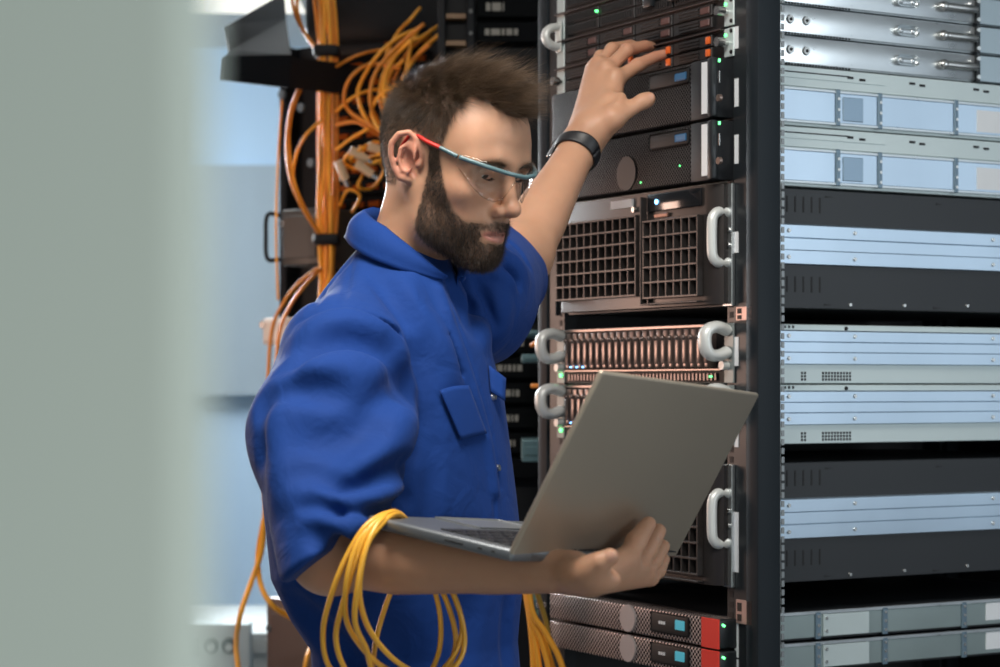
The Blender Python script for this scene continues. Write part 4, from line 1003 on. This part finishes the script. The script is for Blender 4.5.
# ---- two units with upright drive carriers and cast handles
def blade_unit(z, label, upper):
    s = server('server', z, label, 'two-unit servers with upright drives'); h = 2 * U; x = .2180
    chassis(s, h, WHITE_ST)
    MB().box((-.216, -.001, .002), (.216, .005, h - .002)).build('front_frame', DARK, s)
    CAR = bpy.data.materials.get('carrier_bronze') or mat('carrier_bronze', (.20, .155, .14), .30, .75)
    n = 22; w = .400 / n; proto = None
    for i in range(n):
        if proto is None:
            mb = MB(); mb.box((-.0068, -.012, .024), (.0068, -.001, h - .008), .0012, 2); mb.box((-.0048, -.0165, .030), (.0048, -.012, h - .020), .0012, 2); mb.sph((0, -.0165, h - .020), .0042, 10); mb.box((-.0055, -.015, .024), (.0055, -.011, .034), .0015, 2)
            mb.mi = 1; mb.box((-.0082, -.009, .024), (-.0074, -.002, h - .008))
            c = mb.build('drive_carrier', [CAR, DARK], s, smooth=True); proto = c
        else: c = proto.copy(); COL.objects.link(c); c.parent = s
        c.location = (-.200 + (i + .5) * w, 0, 0)
    MB().box((-.214, -.006, .0195), (.214, -.001, .0225), .0005, 1).build('front_lip', CAR, s)
    MB().box((-.214, -.006, h - .006), (.214, -.001, h - .002), .0005, 1).build('front_lip', CAR, s)
    mb = MB()
    for i in range(44): mb.box((-.205 + i * .0093, -.004, .005), (-.205 + i * .0093 + .005, -.001, .016), .0006, 1)
    mb.build('port_row', bpy.data.materials.get('port_bronze') or mat('port_bronze', (.16, .12, .11), .35, .6), s)
    for sx in (-1, 1):
        ear(s, sx, h, bpy.data.materials.get('ear_grey') or mat('ear_grey', (.22, .25, .25), .45, .4), knob=False)
        cx = .226 * sx; mb = MB(); mb.tube(spline([(cx, -.003, h * .86), (cx, -.022, h * .92), (cx, -.040, h * .84), (cx, -.042, h * .62), (cx, -.034, h * .48), (cx, -.018, h * .46), (cx, -.003, h * .52)], 5), .0102, 14, flat=(1.15, .85)); mb.cyl((cx, -.003, h * .30), (cx, -.014, h * .30), .0065, 16); mb.build('pull_handle', CAST, s, smooth=True)
        if sx < 0: MB().cyl((cx, -.006, h * .16), (cx, -.003, h * .16), .0032, 12).build('status_light', LGREEN, s, label='small green status light')
    for px in (579, 585, 591): MB().cyl((FXL(px), -.0115, .027), (FXL(px), -.0165, .027), .0013, 8).build('status_light', LBLUE, s, label='small blue status light')
    MB().cyl((FXL(714), -.008, .011), (FXL(714), -.004, .011), .0016, 8).build('status_light', LGREEN, s, label='small green status light')
    side_rail(s, h, h * .32, h * .86 + .003)
    for cols in (range(822, 850, 3), range(801, 806, 3)):
        mb = MB()
        for px in cols:
            for k in range(3): yy = SYL(px, x); mb.box((x - .0004, yy, .005 + k * .0048), (x + .0006, yy + .0034, .0085 + k * .0048))
        mb.build('vent', DARK, s)
    for px in range(784, 796, 4): yy = SYL(px, x); MB().box((x - .0004, yy, h - .007), (x + .0006, yy + .0036, h - .003)).build('slot', DARK, s)
    studs(s, [(846, h * .93)], m=DARK)
    return s
blade_unit(1.3814, 'server with upright bronze drive carriers, above the laptop lid', True)
blade_unit(1.2925, 'server with upright drives, mostly hidden behind the laptop lid', False)

# ---- thin perforated servers with a red tag, at the bottom
def red_unit(z, label):
    s = server('server', z, label, 'thin perforated servers near the bottom'); h = U; x = .2180
    chassis(s, h, CHAS)
    xt = FXL(703, -.03)
    MB().box((-.2200, -.030, .0015), (FXL(718, -.0335), .002, h - .0015), .003, 3).build('bezel', PERF1, s, smooth=True)
    MB().box((xt, -.0335, .001), (FXL(718, -.0335), -.0300, h - .001), .0006, 1).build('red_tag', REDL, s, label='plain red tag')
    e = MB().box((FXL(718.5, -.033), -.033, .001), (.2400, .002, h - .001), .004, 3).build('bezel_end', BLACK, s, smooth=True)
    MB().cyl((FXL(724, -.033), -.0345, h * .80), (FXL(724, -.033), -.033, h * .84), .0028, 12).build('status_light', LGREEN, e, label='small green status light')
    xa, xb = FXL(652, -.03), FXL(690, -.03)
    p_ = MB().box((xa, -.0325, h * .22), (xb, -.029, h * .90), .004, 3).build('display_panel', DARK, s, smooth=True)
    MB().box((xb - .034, -.0335, h * .42), (xb - .010, -.0315, h * .74), .0008, 1).build('cyan_window', CYAN, p_, label='small cyan window')
    for k in range(3): MB().box((xa + .022 + k * .006, -.0335, h * .52), (xa + .026 + k * .006, -.032, h * .62)).build('button', STICK, p_)
    cx = FXL(629, -.03); MB().cyl((cx, -.0335, h * .52), (cx, -.0295, h * .52), .0205, 36).build('badge', bpy.data.materials.get('badge_grey') or mat('badge_grey', (.46, .41, .40), .5, .2), s, smooth=True)
    for sx in (-1,): MB().cyl((-.2330, -.032, h * .5), (-.2330, -.044, h * .5), .0065, 14).build('thumb_screw', STEELS, s, smooth=True)
    # flank
    MB().box((x, .055, h * .10), (x + .0055, .70, h * .88), .001, 1).build('slide_rail', bpy.data.materials.get('rail_green') or mat('rail_green', (.42, .50, .49), .30, .85, noise=(9, .06)), s)
    MB().box((x, .055, h * .88), (x + .0075, .70, h * .98)).build('rail_flange', GALV, s)
    for px in (815, 882, 961):
        yy = SYL(px, x); mb = MB(); mb.box((x + .004, yy - .005, h * .04), (x + .0085, yy + .005, h * .94), .001, 1); mb.mi = 1
        for f_ in (.2, .5, .8): mb.cyl((x + .008, yy, h * f_), (x + .0095, yy, h * f_), .0026, 10)
        mb.build('rail_bracket', [bpy.data.materials['bracket_blue'], STEELS], s)
    MB().box((x + .0055, SYL(822), h * .12), (x + .0075, SYL(868), h * .86), .0008, 1).build('cover_plate', WHITE_ST, s)
    for f_ in (.3, .72): MB().cyl((x + .0075, SYL(825), h * f_), (x + .009, SYL(825), h * f_), .0026, 10).build('screw', STEELS, s)
    MB().box((x + .0055, SYL(985), h * .25), (x + .0064, SYL(1012), h * .85)).build('side_label', STICK, s, label='white side label')
    return s
red_unit(1.0035, 'thin perforated server with red tag, upper of the pair at the bottom')
red_unit(1.0035 - U - .001, 'thin perforated server with red tag, lower of the pair at the bottom')
# ================================================================ the room, the back racks and their cables
WALLB = mat('wall_blue_white', (.50, .68, .86), .7, noise=(.6, .06)); WALLG = mat('wall_grey_panel', (.36, .44, .50), .7, noise=(.8, .05)); CEIL = mat('ceiling_white', (.72, .73, .72), .8)
FLOOR = mat('floor_grey', (.22, .23, .24), .5, noise=(3, .1)); PALE = mat('door_grey_green', (.62, .70, .63), .6, noise=(1.2, .04)); WHITEP = mat('bench_white', (.58, .62, .62), .5)
st = dict(kind='structure')
MB().box((-5, -3, -.1), (5, 8.2, 0)).build('floor', FLOOR, **st)
MB().box((-5, 1.0, 2.60), (5, 8.2, 2.7)).build('ceiling', CEIL, **st)
MB().box((-5, 7.6, 0), (5, 7.7, 2.6)).build('wall_back', WALLB, **st)
zp = lambda py, Y: ZC + (HOR - py) / F * Y
xp = lambda px, Y: (px - 500) / F * Y
MB().box((xp(120, 7.5), 7.5, zp(395, 7.5)), (xp(640, 7.5), 7.6, zp(165, 7.5))).build('trim_1', WALLG, **st)
MB().box((-.8, .355, .0), (xp(199, .355), .378, 2.25), .004).build('door_1', PALE, **st)
MB().box((-1.85, 2.7, 0), (-1.75, 6.0, 2.6)).build('reflection_blocker', mat('blocker_dark', (.030, .034, .040), .8), **st)  # unseen dark slab, added to keep bright reflections off the rack front
cl = empty('ceiling_light', (xp(215, 6.4), 6.4, 2.6), label='blurred square ceiling light at the top left', cat='ceiling light')
MB().box((-.28, -.3, -.035), (.28, .3, 0), .01).build('frame', mat('light_frame', (.7, .7, .68), .5), cl)
MB().box((-.25, -.27, -.040), (.25, .27, -.034)).build('diffuser', mat('lamp_cream', (.9, .88, .8), .5, emit=(1, .95, .82), estr=1.0), cl)
# bench with a socket strip
bz = zp(622, 5.8)
be = empty('workbench', (xp(225, 5.8), 5.9, 0), label='white workbench against the far blue wall', cat='bench')
MB().box((-.55, -.35, bz - .055), (.17, .35, bz), .006).build('bench_top', WHITEP, be, smooth=True)
MB().box((-.53, -.30, bz - .115), (.15, .33, bz - .055)).build('apron', WHITEP, be)
for x in (-.5, .1):
    for y in (-.27, .28): MB().box((x, y, 0), (x + .05, y + .05, bz - .055), .004).build('leg', WHITEP, be)
ss = empty('socket_strip', (xp(212, 5.42), 5.5, .672), label='pale strip of round dark sockets below the bench front', cat='sockets')
MB().box((-.14, -.02, -.05), (.09, .05, .085), .006).build('housing', mat('socket_grey', (.55, .62, .63), .5), ss, smooth=True)
for k, px in enumerate((207, 226)):
    x = xp(px, 5.42) - ss.location.x; mb = MB(); mb.cyl((x, -.02, .028), (x, -.028, .028), .021, 24); o = mb.build('socket', mat('socket_dark', (.03, .05, .06), .4), ss, smooth=True); MB().cyl((x, -.028, .024), (x, -.034, .024), .010, 16).build('plug', WHITEP, o, smooth=True)
x = xp(187, 5.42) - ss.location.x; MB().box((x - .02, -.026, .0), (x + .02, -.02, .05), .003).build('cover', mat('cover_grey', (.30, .38, .37), .5), ss, smooth=True)

# ---- left back rack with orange patching
BY = 4.75; BA = math.radians(-38)
bk = empty('patch_rack', (xp(300, BY), BY, 0), BA, label='black back rack full of orange patch cables, left of the man', cat='rack')
cb, sb = math.cos(BA), math.sin(BA)
def BX(px, y=0.0): t = (px - 500) / F; ox, oy = bk.location.x, bk.location.y; return (t * (oy + cb * y) - ox + sb * y) / (cb - t * sb)
def BZ(x, py, y=0.0): return ZC + (HOR - py) / F * (bk.location.y + sb * x + cb * y)
RB = mat('back_rack_black', (.006, .007, .009), .6, spec=.25); PANELB = mat('patch_panel', (.004, .005, .006), .75, spec=.08); ORP = mat('orange_port', (.20, .045, .004), .7, spec=.05); FRM = mat('frame_slate', (.006, .008, .011), .6, spec=.18)
xa = BX(279); xb = BX(320); xe = BX(438)
MB().box((xa, 0, .05), (xa + .022, .05, 2.15), .003).build('post', FRM, bk); MB().box((xb - .015, .0, .05), (xb + .012, .04, 2.15), .003).build('post', RB, bk); MB().box((xe - .03, 0, .05), (xe, .05, 2.15), .003).build('post', RB, bk)
MB().box((xa, .04, .05), (xe, .6, 2.15)).build('cabinet', RB, bk); MB().box((xa, -.01, 0), (xe, .6, .05)).build('plinth', RB, bk)
for px, py in ((303, 108), (313, 163), (284, 95)): x = BX(px); MB().cyl((x, -.003, BZ(x, py)), (x, -.010, BZ(x, py)), .010, 14).build('bolt', mat('bolt_pale', (.16, .21, .25), .5, .2), bk, smooth=True)
# patch panels: black plates with a row of orange ports each
x0, x1 = BX(334), BX(434)
for i in range(16):
    zc = BZ(x0, 52 + i * 17.2); pn = MB().box((x0, .0, zc - .016), (x1, .04, zc + .016), .002).build('patch_panel', PANELB, bk)
    for k in range(6):
        xx = x0 + .010 + k * (x1 - x0 - .014) / 6 + (.004 if (k * 7 + i * 5) % 3 else 0)
        MB().box((xx, -.006, zc - .006), (xx + (x1 - x0) / (9 if (k + i) % 3 else 12), .001, zc + .006), .001, 1).build('port', ORP, pn)
# tray and hood over the rack
hz = BZ(BX(300), 40)
hood = empty('cable_hood', tuple(P(375, 20, BY - .16)), BA * .4, label='black rounded hood over the orange cables', cat='hood')
MB().box((-.165, -.02, -.05), (.19, .24, .14), .035, 4).build('shell', RB, hood, smooth=True)
MB().box((-.14, .0, -.075), (.17, .22, -.045), .01, 2).build('lower_lip', RB, hood, smooth=True)
tray = empty('overhead_tray', tuple(P(252, 50, 4.5)), BA, label='dark folded steel tray jutting left from the back rack top', cat='tray')
q = lambda px, py, Y: tuple(Matrix.Rotation(-BA, 3, 'Z') @ (Vector(P(px, py, Y)) - tray.location))
mb = MB(); a0, a1 = [q(225, 26, 4.30), q(228, 53, 4.22), q(221, 80, 4.25), q(223, 60, 4.2)], None
A = [q(226, 26, 4.36), q(229, 53, 4.28), q(223, 57, 4.24), q(221, 80, 4.24)]; B = [q(282, -6, 4.95), q(284, 20, 4.90), q(290, 57, 4.36), q(288, 88, 4.36)]
def face(*p): mb.bm.faces.new([mb.bm.verts.new(v) for v in p])
vs = [mb.bm.verts.new(v) for v in A + B]; nf = mb.bm.faces.new
for f_ in ((0, 4, 5, 1), (1, 5, 6, 2), (2, 6, 7, 3)): nf([vs[i] for i in f_])
o = mb.build('shell', FRM, tray); md = o.modifiers.new('t', 'SOLIDIFY'); md.thickness = .012; md.offset = 0
M = MB(); M.xf(Matrix.Identity(4)); mb = MB(); vs = [mb.bm.verts.new(v) for v in (A[2], A[3], B[3], B[2])] + [mb.bm.verts.new(Vector(v) + Vector((0, .25, .01))) for v in (A[2], A[3], B[3], B[2])]
for f_ in ((0, 1, 2, 3), (4, 5, 6, 7), (0, 1, 5, 4), (1, 2, 6, 5), (2, 3, 7, 6), (3, 0, 4, 7)): mb.bm.faces.new([vs[i] for i in f_])
mb.build('front_box', RB, tray)
# equipment boxes low on the rack
def eqbox(px0, py0, px1, py1, Y, d, m, label, cat, handle=False, rz=BA):
    e = empty(cat.replace(' ', '_'), tuple(P(px0, py1, Y)), rz, label=label, cat=cat); c, s_ = math.cos(rz), math.sin(rz)
    w = (px1 - px0) / F * Y / (c + (500 - px0) / F * 0 + 1e-9); h = (py1 - py0) / F * Y
    MB().box((0, 0, 0), (w, d, h), .006, 2).build('case', m, e, smooth=True); MB().box((w * .08, -.004, h * .12), (w * .94, .001, h * .88), .002, 1).build('front_plate', m, e)
    MB().cyl((w * .06, -.006, h * .75), (w * .06, .0, h * .75), .008, 12).build('screw', STEELS, e, smooth=True)
    if handle: MB().tube(spline([(.0, -.004, h * .9), (-.012, -.03, h * .9), (-.012, -.035, h * .5), (-.012, -.03, h * .12), (.0, -.004, h * .12)], 4), .005, 8).build('handle', RB, e, smooth=True)
    return e
BRN = mat('taupe_case', (.115, .085, .075), .45, .2)
eqbox(281, 210, 322, 266, 4.62, .3, mat('case_grey', (.045, .043, .041), .5), 'small grey box with wire handle on the back rack', 'network box', True)
eqbox(266, 597, 345, 720, 4.45, .3, BRN, "taupe equipment case low behind the man's back", 'equipment case')
mbx = eqbox(262, 318, 292, 345, 4.6, .08, mat('connector_pale', (.6, .55, .5), .4), 'pale connector block beside the back of the man', 'connector')

# ---- orange cables
OR = mat('orange_jacket', (.90, .39, .03), .5); OR2 = mat('orange_jacket_deep', (.70, .24, .02), .5)
g1, l1 = 'bundled orange cables', 'orange cable of the tied vertical bundle on the back rack'
for i in range(13):
    px = 320 + (i % 7) * 2.6 + rng.normal() * .5; Yc = 4.50 - (i // 7) * .022 + rng.normal() * .006
    pts = [P(px + rng.normal() * 2 - 6 + 3 * (i % 3), -20, Yc + .05), P(px + rng.normal() * 2, 50, Yc)] + [P(px + rng.normal() * 1.3, 50 + k * 55, Yc + rng.normal() * .004) for k in range(1, 5)] + [P(px - 2 + rng.normal() * 2, 300, Yc), P(px - 8 + rng.normal() * 3, 345, Yc), P(px - 12 + rng.normal() * 4, 440, Yc + .02), P(px - 10 + rng.normal() * 4, 700, Yc + .02)]
    cable('patch_cable', pts, .0036, OR if i % 3 else OR2, n=7, seg=5, label=l1, cat='cable', group=g1)
for z_ in (52, 240):
    c = P(327, z_, 4.49); MB().box((c[0] - .028, c[1] - .035, c[2] - .012), (c[0] + .028, c[1] + .03, c[2] + .012), .008, 2).build('cable_tie', RB, None, smooth=True, label='dark strap round the orange bundle, ' + ('near the hood' if z_ == 52 else 'beside the grey box'), cat='strap')
big = [
 ([(320, 62), (303, 82), (291, 110), (287, 145), (291, 180), (304, 210), (321, 236)], 4.44, 'orange cable bowing far left of the vertical bundle', .0046),
 ([(322, 58), (300, 90), (290, 120), (289, 150), (295, 185), (308, 215), (323, 240)], 4.46, 'orange cable just inside the outermost left bow', .0042),
 ([(322, 120), (306, 135), (296, 155), (293, 178), (300, 200), (314, 226)], 4.48, 'orange cable in the smaller left bow of the bundle', .0040),
 ([(415, 30), (398, 38), (378, 55), (362, 80), (358, 98), (368, 122), (385, 138), (405, 150)], 4.42, 'thick orange cable arching from the rack top to the tangle', .0046),
 ([(438, 26), (420, 38), (402, 44), (388, 62), (380, 90), (384, 112), (400, 130)], 4.44, 'orange cable dropping behind the crown of the man', .0044),
 ([(430, 34), (408, 52), (396, 76), (392, 104), (398, 140)], 4.46, 'orange cable falling steeply behind the hair', .0044),
 ([(400, 68), (372, 64), (352, 76), (344, 96), (350, 112), (372, 126), (396, 142)], 4.40, 'orange cable making the wide round loop beside the hair', .0044),
 ([(336, 112), (352, 98), (372, 90), (392, 92), (410, 100)], 4.45, 'orange cable crossing from the bundle to the hair', .0038),
 ([(336, 125), (356, 122), (374, 132), (396, 146), (412, 150)], 4.43, 'orange cable sloping down from the bundle to the tangle', .0046),
 ([(334, 68), (356, 56), (380, 50), (400, 52)], 4.48, 'orange cable rising from the bundle towards the hood', .0036),
 ([(404, 60), (390, 74), (386, 100), (390, 128), (404, 146)], 4.41, 'bright orange cable hugging the back of the head', .0050),
 ([(418, 28), (410, 50), (404, 90), (402, 128)], 4.43, 'orange cable hanging straight behind the head', .0050),
 ([(360, 146), (366, 166), (358, 186), (372, 188), (384, 170), (376, 160)], 4.42, 'small curled orange cable below the pale plugs', .0036),
 ([(388, 160), (372, 150), (352, 152), (344, 162), (356, 168), (376, 162), (392, 156)], 4.40, 'folded orange cable among the pale plugs', .0044),
 ([(392, 148), (376, 142), (360, 150), (350, 160), (362, 160), (380, 154), (396, 150)], 4.39, 'orange cable doubled back above the pale plugs', .0044),
 ([(318, 268), (300, 282), (284, 302), (272, 330), (268, 380), (266, 440), (264, 500)], 4.42, 'orange cable running down past the back of the coverall', .0044),
 ([(322, 268), (306, 284), (290, 306), (279, 335), (275, 390), (270, 470)], 4.45, 'inner orange cable passing behind the back of the coverall', .0042),
 ([(266, 500), (262, 548), (252, 580), (241, 612), (236, 645), (240, 690)], 4.20, 'pale orange cable hanging free left of the coverall', .0060),
 ([(264, 520), (258, 556), (261, 585), (273, 606), (292, 618), (318, 632)], 4.22, 'orange cable sweeping under the back of the coverall', .0062),
 ([(316, 632), (312, 645), (306, 662), (304, 700)], 4.24, 'orange cable end by the hem behind the man', .0046),
 ([(324, 640), (322, 656), (318, 680)], 4.24, 'second orange cable end by the hem behind the man', .0046),
 ([(340, 205), (348, 190), (360, 196), (352, 212)], 4.44, 'tiny orange loop just above the collar', .0034),
 ([(420, 8), (410, 20), (400, 30), (392, 42), (386, 56)], 4.47, 'orange cable entering from under the hood rim', .0040),
 ([(412, 40), (394, 58), (384, 84), (388, 112), (404, 132)], 4.37, 'orange cable of the dense tangle, nearest the hairline', .0050),
 ([(430, 44), (412, 62), (400, 88), (398, 116), (408, 140)], 4.38, 'orange cable disappearing behind the top of the hair', .0050),
 ([(424, 24), (396, 48), (376, 72), (370, 100), (380, 124), (398, 140)], 4.36, 'orange cable in a long arc outside the dense tangle', .0046),
 ([(440, 34), (418, 54), (404, 78), (400, 104)], 4.40, 'orange cable curving close over the crown', .0050),
 ([(404, 84), (384, 92), (372, 110), (380, 130), (400, 138)], 4.35, 'small orange half loop left of the hair', .0046),
 ([(336, 150), (352, 138), (370, 128), (392, 118), (408, 112)], 4.42, 'orange cable rising to the right across the ports', .0040),
 ([(282, 100), (278, 160), (276, 230), (278, 300)], 4.55, 'thin beige cable down the outer left post', .0028),
 ([(300, -20), (297, 6), (303, 30), (318, 50)], 4.46, 'orange cable entering the bundle from the tray', .0044),
 ([(290, -20), (294, 10), (306, 36), (320, 54)], 4.48, 'pale orange cable entering the bundle from the tray', .0044),
]
for pts, Y, lab, r in big:
    n = len(pts); low = pts[-1][1] >= 680; q_ = [P(x, y, Y + .03 * math.sin(i * 2.1 + Y * 40)) for i, (x, y) in enumerate(pts)]
    if low: q_ += [np.array([q_[-1][0] + .02, q_[-1][1] + .05, .4]), np.array([q_[-1][0] + .03, q_[-1][1] + .06, .005])]
    cable('patch_cable', q_, r * .92, OR if rng.random() < .7 else OR2, n=8, seg=6, label=lab, cat='cable')
PL = mat('plug_beige', (.66, .46, .28), .4)
for k, (px, py, a) in enumerate(((350, 150, .5), (368, 146, .3), (382, 152, .1), (356, 163, .6), (338, 161, 1.2))):
    c = P(px, py, 4.37); d = np.array([math.cos(a), .2, -math.sin(a)]); o = empty('cable_plug', tuple(c), label=('pale plug end in the tangle, ' + ('leftmost upper', 'middle upper', 'nearest the nape', 'lower one', 'glinting one by the bundle')[k]), cat='plug')
    MB().cyl((0, 0, 0), tuple(d * .04), .010, 14, .009).build('sleeve', PL, o, smooth=True); MB().cyl(tuple(d * .038), tuple(d * .055), .0060, 12).build('tip', STEELS, o, smooth=True)

# ---- dark cabinet with label strips between the head and the front rack
ca = empty('label_cabinet', (xp(505, 4.1), 4.1, 0), 0, label='black cabinet with rows of small white labels behind the man', cat='cabinet'); cxx = ca.location.x
X = lambda px: xp(px, 4.1) - cxx; Z = lambda py: zp(py, 4.1)
MB().box((X(441), .02, 0), (X(545), .6, 2.3), .004).build('body', RB, ca); MB().box((X(467), -.03, 0), (X(475), .02, 2.3), .003).build('post', FRM, ca); MB().box((X(438), -.02, 0), (X(446), .02, 2.3), .003).build('post', RB, ca)
for py in (14, 36, -8): MB().cyl((X(471), -.034, Z(py)), (X(471), -.030, Z(py)), .004, 12).build('screw', mat('screw_dull', (.12, .13, .13), .6), ca, smooth=True)
for py, xs in ((8, (486, 503)), (33, (485, 517)), (343, (494, 524)), (368, (493, 521)), (393, (501, 520)), (418, (500, 518)), (443, (502, 514)), (468, (505, 511)), (306, (492, 520)), (286, (495, 522))):
    tr = MB().box((X(477), -.012, Z(py + 10)), (X(538), .02, Z(py - 10)), .002).build('panel', PANELB, ca); mb = MB(); x = xs[0]; k = 0
    while x < xs[1]:
        w = (3, 6, 2, 4)[k % 4] * (1.5 if py < 40 else .9); mb.box((X(x), -.0135, Z(py + (3.2 if py > 30 else 4))), (X(min(x + w, xs[1] + 1)), -.0115, Z(py - (3.2 if py > 30 else 4)))); x += w + 1.6; k += 1
    mb.build('label_stock', mat('label_cream', (.30, .29, .26), .7, spec=.1) if 'label_cream' not in bpy.data.materials else bpy.data.materials['label_cream'], tr, label='small blank cream labels', kind='stuff')
for py in (17, 44): MB().box((X(443), -.012, Z(py + 2.5)), (X(466), .02, Z(py - 2.5)), .001).build('ledge', mat('ledge_brown', (.22, .12, .05), .5) if 'ledge_brown' not in bpy.data.materials else bpy.data.materials['ledge_brown'], ca)
# things between the racks
tl = mat('teal_case', (.11, .20, .22), .45, .3)
for k, (a, b, c, d, lab) in enumerate(((524, 330, 545, 336, 'thin teal shelf edge beside the upper cast handle'), (522, 354, 545, 362, 'teal box edge beside the green status light'), (522, 440, 545, 462, 'teal box edge beside the lower cast handle'), (527, 592, 548, 616, 'pale green box low between the racks'))):
    Y = 3.78; e = empty('small_case', tuple(P(a, d, Y)), 0, label=lab, cat='box'); w, h = (c - a + 8) / F * Y, (d - b) / F * Y
    MB().box((0, 0, 0), (w, .18, h), .002, 2).build('case', tl if k < 3 else mat('case_green', (.16, .27, .20), .45), e); MB().box((w * .1, -.003, h * .3), (w * .9, .001, h * .7), .001).build('front_plate', tl, e)
cable('patch_cable', [P(532, 386, 3.6), P(545, 384, 3.58), P(553, 370, 3.57), P(553, 352, 3.58), P(545, 340, 3.6), P(532, 345, 3.66)], .0042, OR2, label='orange cable looping beside the front rack at lid height', cat='cable')
for k, pts in enumerate(([(526, 560), (532, 610), (545, 632), (560, 660), (566, 690)], [(524, 560), (531, 612), (541, 640), (548, 665), (552, 690)], [(522, 560), (530, 615), (536, 645), (541, 690)], [(520, 560), (529, 612), (533, 650), (534, 690)], [(527, 560), (532, 612), (544, 640), (557, 690)])):
    cable('patch_cable', [P(x, y, 3.32 + .008 * k) for x, y in pts] + [P(pts[-1][0] + 3, 760, 3.32 + .008 * k), np.array([P(pts[-1][0] + 4, 700, 3.3)[0], 3.31 + .008 * k, .4]), np.array([P(pts[-1][0] + 4, 700, 3.3)[0], 3.30 + .01 * k, .005])], .0050, OR, label='orange cable of the fan spreading down beside the coverall', cat='cable', group='fan of cables by the hip')
cable('patch_cable', [P(530, 570, 3.36), P(541, 605, 3.36), P(547, 626, 3.36), P(549, 650, 3.36), P(548, 700, 3.35), np.array([.07, 3.33, .3]), np.array([.08, 3.30, .005])], .0042, mat('olive_jacket', (.30, .20, .03), .45), label='olive cable above the fan of orange cables', cat='cable')

# ---- unseen lights: assumed windows and ceiling panel; added rack light, door fill, wall fill
def area(name, loc, aim, w, h, e, col):
    l = bpy.data.lights.new(name, 'AREA'); l.shape = 'RECTANGLE'; l.size = w; l.size_y = h; l.energy = e; l.color = col; o = bpy.data.objects.new(name, l); COL.objects.link(o); o.location = loc
    o.rotation_euler = (Vector(aim) - Vector(loc)).to_track_quat('-Z', 'Y').to_euler(); return o
area('assumed_window_light', (3.3, .4, 1.9), (.2, 2.6, 1.5), 1.5, 1.7, 38, (.86, .94, 1.0))  # assumed window, out of view to the right
area('assumed_window_light', (3.4, 2.3, 1.75), (.3, 2.9, 1.5), 1.1, 1.5, 4.6, (.80, .91, 1.0))  # second window, assumed for the reflections on the rack flank
area('assumed_ceiling_panel', (-.15, 1.9, 2.58), (-.1, 2.3, 0), 1.1, .6, 52, (1, .95, .88))  # assumed panel above the man, out of view
area('added_warm_light', (-1.6, 4.05, 1.50), (.2, 3.3, 1.45), .5, .5, 12, (1, .66, .52))  # added light without a fixture, set where its pink reflection falls on the rack
area('assumed_rear_window', (-1.2, 6.0, 2.1), (-.1, 2.5, 1.6), .42, .8, 95, (.92, .97, 1.0))  # assumed window hidden behind the near door, gives the man a rim light
area('door_fill', (.45, -.45, 1.15), (-.15, .36, 1.25), .5, .5, 5.2, (.97, 1, .97))  # added lamp without a fixture, brightens the near door unevenly
area('far_wall_fill', (-1.9, 6.4, 2.5), (-.9, 7.4, 1.2), 1.6, 1.2, 52, (.9, .96, 1.0))  # added light without a fixture, brightens the far wall
wd = bpy.data.worlds.new('world'); SC.world = wd; wd.use_nodes = True; wd.node_tree.nodes['Background'].inputs[0].default_value = (.72, .82, .9, 1); wd.node_tree.nodes['Background'].inputs[1].default_value = .14
# ================================================================ camera and render settings
cam = bpy.data.cameras.new('camera'); co = bpy.data.objects.new('camera', cam); COL.objects.link(co); SC.camera = co
co.location = (0, 0, ZC); co.rotation_euler = (math.pi / 2, 0, 0)
cam.sensor_width = 36; cam.lens = 36 * F / 1000; cam.shift_y = (HOR - 333.5) / 1000; cam.clip_start = .05
cam.dof.use_dof = True; cam.dof.focus_distance = 2.65; cam.dof.aperture_fstop = cam.lens / 1000 / .012
SC.view_settings.view_transform = 'Standard'; SC.view_settings.look = 'None'; SC.view_settings.gamma = 1; SC.view_settings.use_curve_mapping = False
SC.view_settings.exposure = 0
SC.cycles.use_denoising = True
